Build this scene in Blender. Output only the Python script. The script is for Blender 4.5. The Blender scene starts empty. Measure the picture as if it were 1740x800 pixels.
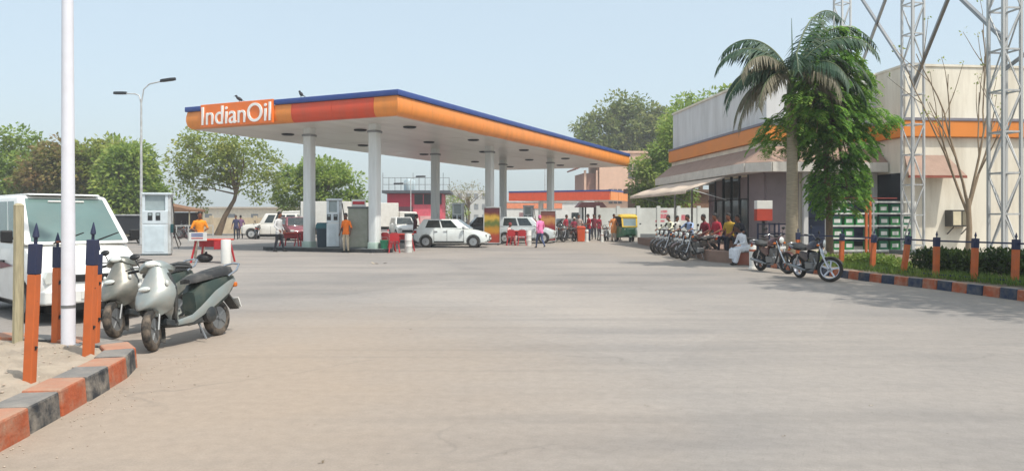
import bpy, bmesh, math, random
from mathutils import Vector as V, Matrix as M
R = math.radians
S = bpy.context.scene
C = S.collection
# ---------------------------------------------------------------- camera
cam_d = bpy.data.cameras.new('camera'); cam = bpy.data.objects.new('camera', cam_d); C.objects.link(cam)
cam.location = (0, 0, 1.5); cam.rotation_euler = (R(90), 0, 0)
cam_d.sensor_width = 36; cam_d.lens = 36 * 1271 / 1740; cam_d.shift_y = -30 / 1740
cam_d.clip_start = 0.1; cam_d.clip_end = 3000
S.camera = cam
# ---------------------------------------------------------------- sky, sun, exposure
SUN_AZ = V((0.75, -0.66, 0)); SUN_EL = R(60)
W = bpy.data.worlds.new('World'); S.world = W; W.use_nodes = True
wn = W.node_tree; bg = wn.nodes['Background']
sky = wn.nodes.new('ShaderNodeTexSky'); sky.sky_type = 'NISHITA'; sky.sun_disc = False
sky.sun_elevation = SUN_EL; sky.sun_rotation = math.atan2(SUN_AZ.x, SUN_AZ.y)
sky.air_density = 1.0; sky.dust_density = 5.0; sky.ozone_density = 2.0; sky.altitude = 200
hz = wn.nodes.new('ShaderNodeMixRGB'); hz.inputs[0].default_value = 0.42; hz.inputs[2].default_value = (6.9, 8.1, 8.4, 1)
wn.links.new(sky.outputs[0], hz.inputs[1]); wn.links.new(hz.outputs[0], bg.inputs['Color'])
bg.inputs['Strength'].default_value = 0.132
sl = bpy.data.lights.new('sun', 'SUN'); sl.energy = 3.3; sl.angle = R(0.8); sl.color = (1.0, 0.95, 0.86)
so = bpy.data.objects.new('sun', sl); C.objects.link(so)
sd = V((SUN_AZ.x * math.cos(SUN_EL), SUN_AZ.y * math.cos(SUN_EL), math.sin(SUN_EL)))
so.rotation_euler = (-sd).to_track_quat('-Z', 'Y').to_euler(); so.location = (20, -20, 40)
S.view_settings.view_transform = 'Standard'; S.view_settings.look = 'None'
S.view_settings.exposure = 0.30; S.view_settings.gamma = 1; S.view_settings.use_curve_mapping = False
S.render.engine = 'CYCLES'

# ---------------------------------------------------------------- pixel to ground
def G(px, py, z=0.0):
    y = (1.5 - z) * 1271 / (py - 370.0)
    return V(((px - 870) / 1271 * y, y, z))
def AT(px, Y, z=0.0): return V(((px - 870) / 1271 * Y, Y, z))

# ---------------------------------------------------------------- materials
def srgb(h):
    h = h.lstrip('#'); o = []
    for i in (0, 2, 4):
        c = int(h[i:i+2], 16) / 255
        o.append(c / 12.92 if c <= 0.04045 else ((c + 0.055) / 1.055) ** 2.4)
    return (*o, 1)
MC = {}
def mat(name, col, rough=0.6, metal=0.0, var=0.12, scale=3.0, bump=0.0, bscale=30.0, dirt=None, dirt_amt=0.4, spec=0.5, coat=0.0, dirt_scale=2.0, stretch=None, top_dust=None, top_amt=.6):
    """plain procedural surface: base colour with noise variation, optional dirt colour patches and bump"""
    if name in MC: return MC[name]
    m = bpy.data.materials.new(name); m.use_nodes = True; MC[name] = m
    t = m.node_tree; N = t.nodes; Lk = t.links; b = N['Principled BSDF']
    c = srgb(col) if isinstance(col, str) else (*col[:3], 1)
    b.inputs['Roughness'].default_value = rough; b.inputs['Metallic'].default_value = metal
    b.inputs['Specular IOR Level'].default_value = spec
    if coat: b.inputs['Coat Weight'].default_value = coat; b.inputs['Coat Roughness'].default_value = 0.08
    tc = N.new('ShaderNodeTexCoord'); src = tc.outputs['Object']
    if stretch:
        mp = N.new('ShaderNodeMapping'); mp.inputs['Scale'].default_value = stretch; Lk.new(src, mp.inputs[0]); src = mp.outputs[0]
    n = N.new('ShaderNodeTexNoise'); n.inputs['Scale'].default_value = scale; n.inputs['Detail'].default_value = 6; Lk.new(src, n.inputs['Vector'])
    mr = N.new('ShaderNodeMapRange'); mr.inputs[1].default_value = 0.3; mr.inputs[2].default_value = 0.7
    mr.inputs[3].default_value = 1 - var; mr.inputs[4].default_value = 1 + var; Lk.new(n.outputs[0], mr.inputs[0])
    mx = N.new('ShaderNodeMixRGB'); mx.blend_type = 'MULTIPLY'; mx.inputs[0].default_value = 1; mx.inputs[1].default_value = c
    Lk.new(mr.outputs[0], mx.inputs[2]); out = mx.outputs[0]
    if dirt:
        n2 = N.new('ShaderNodeTexNoise'); n2.inputs['Scale'].default_value = dirt_scale; n2.inputs['Detail'].default_value = 8; n2.inputs['Roughness'].default_value = 0.65
        Lk.new(src, n2.inputs['Vector'])
        m2 = N.new('ShaderNodeMapRange'); m2.inputs[1].default_value = 0.42; m2.inputs[2].default_value = 0.72; m2.inputs[4].default_value = dirt_amt
        Lk.new(n2.outputs[0], m2.inputs[0])
        x2 = N.new('ShaderNodeMixRGB'); Lk.new(m2.outputs[0], x2.inputs[0]); Lk.new(out, x2.inputs[1]); x2.inputs[2].default_value = srgb(dirt); out = x2.outputs[0]
    if top_dust:
        g = N.new('ShaderNodeNewGeometry'); sz = N.new('ShaderNodeSeparateXYZ'); Lk.new(g.outputs['Normal'], sz.inputs[0])
        m4 = N.new('ShaderNodeMapRange'); m4.inputs[1].default_value = .35; m4.inputs[2].default_value = .95; m4.inputs[4].default_value = top_amt; Lk.new(sz.outputs[2], m4.inputs[0])
        x4 = N.new('ShaderNodeMixRGB'); Lk.new(m4.outputs[0], x4.inputs[0]); Lk.new(out, x4.inputs[1]); x4.inputs[2].default_value = srgb(top_dust); out = x4.outputs[0]
    Lk.new(out, b.inputs['Base Color'])
    rr = N.new('ShaderNodeMapRange'); rr.inputs[3].default_value = max(0.02, rough - 0.08); rr.inputs[4].default_value = min(1, rough + 0.1)
    Lk.new(n.outputs[0], rr.inputs[0]); Lk.new(rr.outputs[0], b.inputs['Roughness'])
    if bump:
        n3 = N.new('ShaderNodeTexNoise'); n3.inputs['Scale'].default_value = bscale; n3.inputs['Detail'].default_value = 5; Lk.new(src, n3.inputs['Vector'])
        bp = N.new('ShaderNodeBump'); bp.inputs['Strength'].default_value = bump; bp.inputs['Distance'].default_value = 0.02
        Lk.new(n3.outputs[0], bp.inputs['Height']); Lk.new(bp.outputs[0], b.inputs['Normal'])
    return m
def leafmat(name, cols, trans=0.35):
    if name in MC: return MC[name]
    m = bpy.data.materials.new(name); m.use_nodes = True; MC[name] = m
    t = m.node_tree; N = t.nodes; Lk = t.links; N.remove(N['Principled BSDF'])
    g = N.new('ShaderNodeNewGeometry'); r = N.new('ShaderNodeValToRGB')
    el = r.color_ramp.elements
    el[0].color = srgb(cols[0]); el[1].color = srgb(cols[-1])
    for i, c in enumerate(cols[1:-1]): e = el.new((i + 1) / (len(cols) - 1)); e.color = srgb(c)
    tc = N.new('ShaderNodeTexCoord'); nz = N.new('ShaderNodeTexNoise'); nz.inputs['Scale'].default_value = 0.45; nz.inputs['Detail'].default_value = 3
    Lk.new(tc.outputs['Object'], nz.inputs['Vector'])
    ad = N.new('ShaderNodeMath'); ad.operation = 'MULTIPLY_ADD'; ad.inputs[1].default_value = 0.5; Lk.new(g.outputs['Random Per Island'], ad.inputs[0])
    mm = N.new('ShaderNodeMapRange'); mm.inputs[1].default_value = 0.3; mm.inputs[2].default_value = 0.7; mm.inputs[4].default_value = 0.5; Lk.new(nz.outputs[0], mm.inputs[0])
    Lk.new(mm.outputs[0], ad.inputs[2]); Lk.new(ad.outputs[0], r.inputs[0])
    d = N.new('ShaderNodeBsdfPrincipled'); d.inputs['Roughness'].default_value = 0.55; d.inputs['Specular IOR Level'].default_value = 0.35; Lk.new(r.outputs[0], d.inputs['Base Color'])
    tr = N.new('ShaderNodeBsdfTranslucent'); Lk.new(r.outputs[0], tr.inputs[0])
    mx = N.new('ShaderNodeMixShader'); mx.inputs[0].default_value = trans; Lk.new(d.outputs[0], mx.inputs[1]); Lk.new(tr.outputs[0], mx.inputs[2])
    Lk.new(mx.outputs[0], N['Material Output'].inputs[0])
    return m
def glassmat(name, col, rough=0.06):
    return mat(name, col, rough, 0, var=0.15, scale=1.2, spec=0.8, dirt='#8d887c', dirt_amt=0.12)

# ---------------------------------------------------------------- mesh builder
I3 = M.Identity(3)
def rot(a, ax='Z'): return M.Rotation(R(a), 3, ax)
class MB:
    def __init__(s): s.v = []; s.f = []; s.mi = []
    def add(s, vs, fs, mi=0):
        o = len(s.v); s.v += [tuple(x) for x in vs]; s.f += [tuple(i + o for i in f) for f in fs]; s.mi += [mi] * len(fs); return s
    def box(s, c, d, r=None, mi=0):
        c = V(c); r = r or I3; vs = []
        for x in (-.5, .5):
            for y in (-.5, .5):
                for z in (-.5, .5): vs.append(c + r @ V((x * d[0], y * d[1], z * d[2])))
        return s.add(vs, [(0, 1, 3, 2), (4, 6, 7, 5), (0, 4, 5, 1), (2, 3, 7, 6), (0, 2, 6, 4), (1, 5, 7, 3)], mi)
    def bb(s, a, b, mi=0):
        return s.box([(a[i] + b[i]) / 2 for i in range(3)], [abs(b[i] - a[i]) for i in range(3)], None, mi)
    def frame(s, p0, p1):
        d = (V(p1) - V(p0)).normalized(); u = V((0, 0, 1)) if abs(d.z) < 0.9 else V((1, 0, 0))
        a = d.cross(u).normalized(); return d, a, a.cross(d).normalized()
    def bar(s, p0, p1, w, h, mi=0):
        d, a, b = s.frame(p0, p1); vs = []
        for p in (V(p0), V(p1)):
            for x, y in ((-1, -1), (1, -1), (1, 1), (-1, 1)): vs.append(p + a * x * w / 2 + b * y * h / 2)
        return s.add(vs, [(3, 2, 1, 0), (4, 5, 6, 7), (0, 1, 5, 4), (1, 2, 6, 5), (2, 3, 7, 6), (3, 0, 4, 7)], mi)
    def tube(s, pts, rs, n=8, mi=0, cap=True, flat=1.0):
        pts = [V(p) for p in pts]
        if not hasattr(rs, '__len__'): rs = [rs] * len(pts)
        rings = []; a = None
        for i, p in enumerate(pts):
            d = (pts[min(i + 1, len(pts) - 1)] - pts[max(i - 1, 0)]).normalized()
            if a is None:
                u = V((0, 0, 1)) if abs(d.z) < 0.9 else V((1, 0, 0)); a = d.cross(u).normalized()
            else: a = (a - d * a.dot(d)).normalized()
            b = a.cross(d)
            rings.append([p + a * math.cos(6.28318 * k / n) * rs[i] + b * math.sin(6.28318 * k / n) * rs[i] * flat for k in range(n)])
        return s.loft(rings, mi, cap)
    def loft(s, rings, mi=0, cap=True):
        n = len(rings[0]); vs = [p for r in rings for p in r]; fs = []
        for i in range(len(rings) - 1):
            for k in range(n):
                k2 = (k + 1) % n; fs.append((i * n + k, i * n + k2, (i + 1) * n + k2, (i + 1) * n + k))
        if cap: fs.append(tuple(reversed(range(n)))); fs.append(tuple((len(rings) - 1) * n + k for k in range(n)))
        return s.add(vs, fs, mi)
    def lathe(s, prof, c=(0, 0, 0), r=None, n=16, mi=0):
        """profile (radius, height) turned round local z"""
        r = r or I3; c = V(c)
        rings = [[c + r @ V((math.cos(6.28318 * k / n) * q, math.sin(6.28318 * k / n) * q, h)) for k in range(n)] for q, h in prof]
        return s.loft(rings, mi, True)
    def ell(s, c, rad, r=None, nu=12, nv=8, mi=0):
        pr = []; r = r or I3; c = V(c)
        rings = []
        for j in range(nv + 1):
            t = math.pi * (j + .001) / (nv + .002); 
            rings.append([c + r @ V((math.sin(t) * math.cos(6.28318 * k / nu) * rad[0], math.sin(t) * math.sin(6.28318 * k / nu) * rad[1], -math.cos(t) * rad[2])) for k in range(nu)])
        return s.loft(rings, mi, True)
    def torus(s, c, R0, r0, r=None, n=24, k=8, mi=0, flat=1.0):
        r = r or I3; c = V(c); vs = []; fs = []
        for i in range(n):
            a = 6.28318 * i / n
            for j in range(k):
                b = 6.28318 * j / k; q = R0 + r0 * math.cos(b); vs.append(c + r @ V((q * math.cos(a), q * math.sin(a), r0 * flat * math.sin(b))))
        for i in range(n):
            for j in range(k): fs.append((i * k + j, ((i + 1) % n) * k + j, ((i + 1) % n) * k + (j + 1) % k, i * k + (j + 1) % k))
        return s.add(vs, fs, mi)
    def prism(s, poly, z0, z1, mi=0):
        n = len(poly); return s.add([(x, y, z0) for x, y in poly] + [(x, y, z1) for x, y in poly],
            [tuple(reversed(range(n))), tuple(range(n, 2 * n))] + [(i, (i + 1) % n, n + (i + 1) % n, n + i) for i in range(n)], mi)
    def sideprism(s, poly, y0, y1, mi=0):
        """polygon in x,z pushed along y"""
        n = len(poly); return s.add([(x, y0, z) for x, z in poly] + [(x, y1, z) for x, z in poly],
            [tuple(range(n)), tuple(reversed(range(n, 2 * n)))] + [(i, n + i, n + (i + 1) % n, (i + 1) % n) for i in range(n)], mi)
    def mesh(s, name, mats, smooth=0, bevel=0, seg=2):
        me = bpy.data.meshes.new(name); me.from_pydata(s.v, [], s.f); me.polygons.foreach_set('material_index', s.mi)
        bm = bmesh.new(); bm.from_mesh(me); bmesh.ops.recalc_face_normals(bm, faces=bm.faces)
        if bevel:
            es = [e for e in bm.edges if len(e.link_faces) == 2 and e.calc_face_angle(0) > 0.5]
            bmesh.ops.bevel(bm, geom=es, offset=bevel, segments=seg, affect='EDGES', profile=0.5, clamp_overlap=True)
        bm.to_mesh(me); bm.free()
        for m in (mats if isinstance(mats, (list, tuple)) else [mats]): me.materials.append(m)
        if smooth:
            me.polygons.foreach_set('use_smooth', [True] * len(me.polygons)); me.set_sharp_from_angle(angle=R(smooth))
        return me
    def build(s, name, mats, parent=None, smooth=0, bevel=0, seg=2):
        return obj(name, s.mesh(name, mats, smooth, bevel, seg), parent)
def obj(name, me, parent=None):
    o = bpy.data.objects.new(name, me); C.objects.link(o)
    if parent: o.parent = parent
    return o
def tag(o, label=None, cat=None, group=None, kind=None):
    for k, v in (('label', label), ('category', cat), ('group', group), ('kind', kind)):
        if v: o[k] = v
    return o
def thing(name, label, cat, loc=(0, 0, 0), rz=0, group=None, kind=None):
    o = bpy.data.objects.new(name, None); C.objects.link(o); o.empty_display_size = 0.2
    o.location = loc; o.rotation_euler = (0, 0, rz); return tag(o, label, cat, group, kind)
KIDS = {}
def copy_tree(o, parent=None):
    c = o.copy(); C.objects.link(c); c.parent = parent
    for ch in o.children: copy_tree(ch, c)
    return c
UB = MB().box((0, 0, 0), (1, 1, 1))
BM = {}
def beam(name, p0, p1, w, m, parent, h=None):
    """one straight member that shares a unit box"""
    if m.name not in BM: BM[m.name] = UB.mesh('member', m)
    o = obj(name, BM[m.name], parent); p0 = V(p0); p1 = V(p1); d = p1 - p0
    o.location = (p0 + p1) / 2; o.rotation_mode = 'QUATERNION'; o.rotation_quaternion = d.to_track_quat('Z', 'Y'); o.scale = (w, h or w, d.length)
    return o
def shared(name, me, parent, loc=(0, 0, 0), rz=0, sc=None):
    o = obj(name, me, parent); o.location = loc; o.rotation_euler = (0, 0, rz)
    if sc: o.scale = sc
    return o
def cut(o, cutters):
    """boolean difference baked into the mesh"""
    for c in cutters:
        md = o.modifiers.new('b', 'BOOLEAN'); md.operation = 'DIFFERENCE'; md.object = c; md.solver = 'EXACT'
    dg = bpy.context.evaluated_depsgraph_get(); me = bpy.data.meshes.new_from_object(o.evaluated_get(dg))
    o.modifiers.clear(); o.data = me
    for c in cutters: bpy.data.objects.remove(c)

# common materials
K = dict(
 white=mat('white_paint', '#d9d9d4', .45, var=.05, dirt='#a39a8a', dirt_amt=.25),
 colm=mat('column_cladding', '#d8dcda', .35, var=.04, dirt='#9a958a', dirt_amt=.2, stretch=(3, 3, .4)),
 orange=mat('orange_fascia', '#ec8f3c', .42, var=.06, scale=1.0, dirt='#b0743f', dirt_amt=.6, dirt_scale=1.0, stretch=(1.6, 1.6, .35)),
 red=mat('red_fascia', '#d84e2c', .38, var=.05, scale=1.0, dirt='#a8523c', dirt_amt=.55, dirt_scale=1.0, stretch=(1.6, 1.6, .35)),
 blue=mat('blue_trim', '#2a4485', .4, var=.08, dirt='#47568a', dirt_amt=.4),
 soffit=mat('soffit_sheet', '#d6d2cc', .32, var=.05, scale=.6, dirt='#a89f9a', dirt_amt=.4, dirt_scale=.35, stretch=(.3, 3, 1)),
 black=mat('black_plastic', '#17181a', .5, var=.2),
 rubber=mat('rubber', '#1b1b1c', .85, var=.2, dirt='#5b5247', dirt_amt=.5),
 dustyrubber=mat('dusty_rubber', '#2b2a28', .9, var=.2, dirt='#87796a', dirt_amt=.8, dirt_scale=9),
 chrome=mat('chrome', '#b9bcc0', .2, .9, var=.1),
 steel=mat('dull_steel', '#8d9092', .45, .7, var=.2, dirt='#6f675c', dirt_amt=.4),
 galv=mat('galvanised_steel', '#bfc2c2', .55, .15, var=.15, dirt='#857a6e', dirt_amt=.6, dirt_scale=4),
 darkm=mat('dark_metal', '#26292d', .5, .3, var=.2),
 glass=glassmat('car_glass', '#1d2a2c', .04),
 lamp=mat('lamp_glass', '#d9dcd6', .12, .2, var=.1, spec=.8),
 redl=mat('red_lens', '#9c1216', .2), amber=mat('amber_lens', '#c96a1a', .25),
 wood=mat('weathered_wood', '#a39a7e', .8, var=.2, scale=8, stretch=(6, 6, .6), bump=.3),
 bark=mat('bark', '#6e5c49', .9, var=.3, scale=9, bump=.6, bscale=14, stretch=(4, 4, 1)),
 palmbark=mat('palm_bark', '#8f8470', .9, var=.2, scale=5, bump=.5, bscale=10, stretch=(1, 1, 8)),
 hair=mat('hair', '#15110f', .6), skin=mat('skin', '#7a4b33', .6, var=.08),
 shoe=mat('shoe', '#1e1a18', .7),
)
def paint(name, col, **k):
    k.setdefault('coat', .5); return mat(name, col, .35, 0, var=.04, scale=2, dirt='#9c9080', dirt_amt=.22, dirt_scale=3, **k)
def cloth(col): return mat('cloth_' + col.lstrip('#'), col, .85, var=.15, scale=9, bump=.25, bscale=25)
# ================================================================ ground
def ground_material():
    m = bpy.data.materials.new('forecourt_paving'); m.use_nodes = True; t = m.node_tree; N = t.nodes; Lk = t.links; b = N['Principled BSDF']
    tc = N.new('ShaderNodeTexCoord'); P = tc.outputs['Object']
    def noise(sc, det=6, ro=.6, vec=P):
        n = N.new('ShaderNodeTexNoise'); n.inputs['Scale'].default_value = sc; n.inputs['Detail'].default_value = det; n.inputs['Roughness'].default_value = ro; Lk.new(vec, n.inputs['Vector']); return n.outputs[0]
    def mr(x, a, c, d=0., e=1.):
        r = N.new('ShaderNodeMapRange'); r.inputs[1].default_value = a; r.inputs[2].default_value = c; r.inputs[3].default_value = d; r.inputs[4].default_value = e; Lk.new(x, r.inputs[0]); return r.outputs[0]
    def mix(f, a, c, mode='MIX'):
        x = N.new('ShaderNodeMixRGB'); x.blend_type = mode
        for s, v in ((0, f), (1, a), (2, c)):
            if hasattr(v, 'is_linked'): Lk.new(v, x.inputs[s])
            else: x.inputs[s].default_value = v
        return x.outputs[0]
    def math_(op, a, c):
        x = N.new('ShaderNodeMath'); x.operation = op
        for s, v in ((0, a), (1, c)):
            if hasattr(v, 'is_linked'): Lk.new(v, x.inputs[s])
            else: x.inputs[s].default_value = v
        return x.outputs[0]
    grey = (0.236, 0.221, 0.208, 1); tan = (0.33, 0.268, 0.212, 1); pale = (0.32, 0.288, 0.258, 1); dark = (0.17, 0.163, 0.158, 1)
    big = noise(.12, 4); mid = noise(.7, 8, .65)
    col = mix(mr(big, .38, .62), grey, pale)
    # streaks worn by traffic, running across the yard
    mp = N.new('ShaderNodeMapping'); mp.inputs['Rotation'].default_value = (0, 0, R(24)); mp.inputs['Scale'].default_value = (.09, .8, 1); Lk.new(P, mp.inputs[0])
    st = noise(1.0, 7, .62, mp.outputs[0]); col = mix(mr(st, .47, .68, 0, .55), col, dark)
    col = mix(mr(mid, .45, .75, 0, .5), col, pale)
    # dry earth carried over the near left corner
    sx = N.new('ShaderNodeSeparateXYZ'); Lk.new(P, sx.inputs[0])
    dx = math_('ADD', sx.outputs[0], 2.8); dy = math_('MULTIPLY', math_('SUBTRACT', sx.outputs[1], 6.5), .62)
    dd = math_('SQRT', math_('ADD', math_('MULTIPLY', dx, dx), math_('MULTIPLY', dy, dy)), 0)
    dd = math_('ADD', dd, math_('MULTIPLY', mid, 2.4))
    dust = mr(dd, 2.2, 5.6, .95, 0)
    col = mix(dust, col, tan)
    # dust swept along the right kerb too
    ed = math_('ADD', math_('ADD', sx.outputs[0], math_('MULTIPLY', sx.outputs[1], .25)), math_('MULTIPLY', mid, 2.0))
    col = mix(mr(ed, 11.0, 13.4, 0, .6), col, (0.315, .275, .23, 1))
    # small interlocking blocks, hardly visible under the dust
    mp2 = N.new('ShaderNodeMapping'); mp2.inputs['Rotation'].default_value = (0, 0, R(25)); Lk.new(P, mp2.inputs[0])
    br = N.new('ShaderNodeTexBrick'); br.inputs['Scale'].default_value = 1; br.inputs['Brick Width'].default_value = .22; br.inputs['Row Height'].default_value = .11
    br.inputs['Mortar Size'].default_value = .006; br.inputs['Mortar Smooth'].default_value = .6; br.inputs['Color1'].default_value = (.93, .93, .93, 1); br.inputs['Color2'].default_value = (1.05, 1.04, 1.03, 1); br.inputs['Mortar'].default_value = (.78, .77, .75, 1)
    Lk.new(mp2.outputs[0], br.inputs['Vector'])
    col = mix(math_('SUBTRACT', .24, math_('MULTIPLY', dust, .2)), col, mix(1.0, col, br.outputs[0], 'MULTIPLY'))
    fine = noise(9, 8, .7); col = mix(1.0, col, mr(fine, .3, .7, .91, 1.09), 'MULTIPLY')
    grit = noise(70, 4, .7); col = mix(1.0, col, mr(grit, .3, .7, .9, 1.1), 'MULTIPLY')
    # broad repair patches, hairline cracks and tyre marks
    vo = N.new('ShaderNodeTexVoronoi'); vo.inputs['Scale'].default_value = .16; vo.inputs['Randomness'].default_value = .9; Lk.new(mp2.outputs[0], vo.inputs['Vector'])
    sp2 = N.new('ShaderNodeSeparateXYZ'); Lk.new(vo.outputs['Color'], sp2.inputs[0]); col = mix(1.0, col, mr(sp2.outputs[0], 0, 1, .95, 1.05), 'MULTIPLY')
    wv = N.new('ShaderNodeVectorMath'); wv.operation = 'ADD'; nv = N.new('ShaderNodeTexNoise'); nv.inputs['Scale'].default_value = 1.3; nv.inputs['Detail'].default_value = 5; Lk.new(P, nv.inputs['Vector']); Lk.new(P, wv.inputs[0]); Lk.new(nv.outputs['Color'], wv.inputs[1])
    ve = N.new('ShaderNodeTexVoronoi'); ve.feature = 'DISTANCE_TO_EDGE'; ve.inputs['Scale'].default_value = .34; Lk.new(wv.outputs[0], ve.inputs['Vector'])
    crack = math_('MULTIPLY', mr(ve.outputs['Distance'], .002, .012, 1, 0), mr(noise(.35, 3), .48, .6, 0, .25)); col = mix(crack, col, (.13, .12, .11, 1))
    for ang, sc_, off in ((62, 1.0, 0.), (30, .7, 3.)):
        mt = N.new('ShaderNodeMapping'); mt.inputs['Rotation'].default_value = (0, 0, R(ang)); mt.inputs['Location'].default_value = (off, off, 0); mt.inputs['Scale'].default_value = (.025, sc_, 1); Lk.new(P, mt.inputs[0])
        col = mix(mr(noise(2.2, 3, .5, mt.outputs[0]), .60, .70, 0, .16), col, (.12, .115, .11, 1))
    peb = N.new('ShaderNodeTexVoronoi'); peb.inputs['Scale'].default_value = 9; Lk.new(P, peb.inputs['Vector']); sp3 = N.new('ShaderNodeSeparateXYZ'); Lk.new(peb.outputs['Color'], sp3.inputs[0])
    pebm = math_('MULTIPLY', mr(peb.outputs['Distance'], .06, .14, 1, 0), mr(sp3.outputs[1], .86, .88)); col = mix(math_('MULTIPLY', pebm, .45), col, (.14, .125, .105, 1))
    # oil spots
    spot = noise(.9, 3, .5); col = mix(mr(spot, .68, .78, 0, .35), col, (.1, .095, .09, 1))
    Lk.new(col, b.inputs['Base Color']); b.inputs['Roughness'].default_value = .85; b.inputs['Specular IOR Level'].default_value = .25
    bp = N.new('ShaderNodeBump'); bp.inputs['Strength'].default_value = .35; bp.inputs['Distance'].default_value = .012
    Lk.new(math_('ADD', math_('MULTIPLY', grit, .6), fine), bp.inputs['Height']); Lk.new(bp.outputs[0], b.inputs['Normal'])
    return m
gm = MB(); gm.add([(-600, -60, 0), (600, -60, 0), (600, 1200, 0), (-600, 1200, 0)], [(0, 1, 2, 3)])
tag(gm.build('ground', ground_material()), kind='structure')
dirtm = mat('dry_earth', (.36, .30, .235), .95, var=.22, scale=2.2, bump=.8, bscale=22, dirt='#8b7e6a', dirt_amt=.5, dirt_scale=1.5)

def smooth_path(pts, step):
    """evenly spaced points along a Catmull-Rom path"""
    P = [V((*p, 0)) for p in pts]; P = [2 * P[0] - P[1]] + P + [2 * P[-1] - P[-2]]; out = []
    for i in range(1, len(P) - 2):
        for k in range(20):
            t = k / 20; a, b, c, d = P[i-1:i+3]
            out.append(.5 * (2 * b + (c - a) * t + (2 * a - 5 * b + 4 * c - d) * t * t + (3 * b - a - 3 * c + d) * t ** 3))
    out.append(P[-2]); res = [out[0]]; acc = 0
    for a, b in zip(out, out[1:]):
        l = (b - a).length
        while acc + l >= step:
            a = a + (b - a) * ((step - acc) / l); l = (b - a).length; acc = 0; res.append(a.copy())
        acc += l
    return res
korange = mat('worn_orange_kerb_paint', '#a3512f', .8, var=.2, scale=6, bump=.5, bscale=30, dirt='#9c8570', dirt_amt=.85, dirt_scale=5, top_dust='#a58a75', top_amt=.6)
kblack = mat('worn_black_kerb_paint', '#2c3035', .8, var=.3, scale=6, bump=.5, bscale=30, dirt='#8f867a', dirt_amt=1.0, dirt_scale=6, top_dust='#8e8a84', top_amt=.6)
knavy = mat('worn_navy_kerb_paint', '#243149', .8, var=.25, scale=6, bump=.5, bscale=30, dirt='#7f786e', dirt_amt=.5, dirt_scale=5, top_dust='#9b9084', top_amt=.7)
def kerb(label, pts, step, w, h, side, mats, seed):
    rnd = random.Random(seed)
    k = thing('kerb', label, None, kind='structure')
    ps = smooth_path(pts, step); inner = []
    for i, (a, b) in enumerate(zip(ps, ps[1:])):
        d = (b - a).normalized(); n = V((-d.y, d.x, 0)) * side; g = .006
        n0 = n if i == 0 else ((b - ps[i-1]).normalized()); n0 = n if i == 0 else V((-n0.y, n0.x, 0)) * side
        n1 = n if i + 2 >= len(ps) else (ps[i+2] - a).normalized(); n1 = n if i + 2 >= len(ps) else V((-n1.y, n1.x, 0)) * side
        inner.append(a + n0 * w)
        a2 = a + d * g; b2 = b - d * g; hh = h + rnd.uniform(-.008, .008); off = n * rnd.uniform(-.008, .008)
        vs = [a2 + off, b2 + off, b2 + n1 * w + off, a2 + n0 * w + off]
        mb = MB(); mb.add([(p.x, p.y, -.05) for p in vs] + [(p.x + (n.x * .02 if q < 2 else 0), p.y + (n.y * .02 if q < 2 else 0), hh) for q, p in enumerate(vs)],
                          [(3, 2, 1, 0), (4, 5, 6, 7), (0, 1, 5, 4), (1, 2, 6, 5), (2, 3, 7, 6), (3, 0, 4, 7)])
        mb.build('kerb_block', mats[i % 2], k, bevel=.018, seg=2)
    inner.append(ps[-1] + n1 * w)
    return inner
inl = kerb('orange and black striped kerb around the earth island at left', [(-3.12, 1.9), (-3.18, 3.6), (-3.33, 5.2), (-3.5, 6.4), (-3.66, 7.25), (-3.95, 7.8), (-4.5, 8.15), (-5.3, 8.4), (-7, 8.75), (-11, 9.2)], .47, .30, .2, 1, (korange, kblack), 4)
poly = [(p.x, p.y) for p in inl] + [(-11, 1.9)]
def bumpy_bed(name, poly, z, m, step, amp, seed):
    """uneven earth sheet inside a polygon"""
    bm = bmesh.new(); f = bm.faces.new([bm.verts.new((x, y, z)) for x, y in poly]); bmesh.ops.triangulate(bm, faces=[f])
    for _ in range(5):
        es = [e for e in bm.edges if e.calc_length() > step]
        if not es: break
        bmesh.ops.subdivide_edges(bm, edges=es, cuts=1, use_grid_fill=True); bmesh.ops.triangulate(bm, faces=bm.faces)
    rnd = random.Random(seed)
    for v in bm.verts:
        if not v.is_boundary: v.co.z += rnd.uniform(-.3, 1) * amp
    me = bpy.data.meshes.new(name); bmesh.ops.recalc_face_normals(bm, faces=bm.faces)
    bm.to_mesh(me); bm.free(); me.materials.append(m)
    me.polygons.foreach_set('use_smooth', [True] * len(me.polygons))
    if me.polygons[0].normal.z < 0: me.flip_normals()
    return tag(obj(name, me), kind='structure')
bumpy_bed('earth_island', poly, .17, dirtm, .25, .035, 2)
inr = kerb('orange and navy striped kerb in front of the railing at right', [(9.75, 7.5), (9.45, 11), (9.22, 13.3), (9.02, 14.7), (8.8, 16), (8.42, 17.6), (8.15, 19.4), (7.9, 21.5), (7.62, 23.6)], .41, .17, .2, -1, (korange, knavy), 5)
soil = mat('bed_soil', (.19, .15, .11), .95, var=.3, bump=.8)
bumpy_bed('planting_bed', [(p.x, p.y) for p in inr] + [(8.2, 24.25), (9.2, 24.3), (10, 28.6), (30, 28.5), (30, 7.5)], .16, soil, .7, .03, 3)

# ================================================================ main canopy
CN = V((-4.57, 29.8, 0)); CA = math.atan2(.907, .421); CL, CWD = 33.0, 11.5
Z0, Z1, Z2 = 5.6, 6.38, 6.6
can = thing('station_canopy', 'large white fuel station canopy with orange and blue fascia on six columns', 'canopy', CN, CA)
sb = MB(); sb.bb((.12, .12, Z0 + .02), (CL - .12, CWD - .12, Z0 + .30)); slab = sb.build('ceiling', K['soffit'], can)
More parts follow.
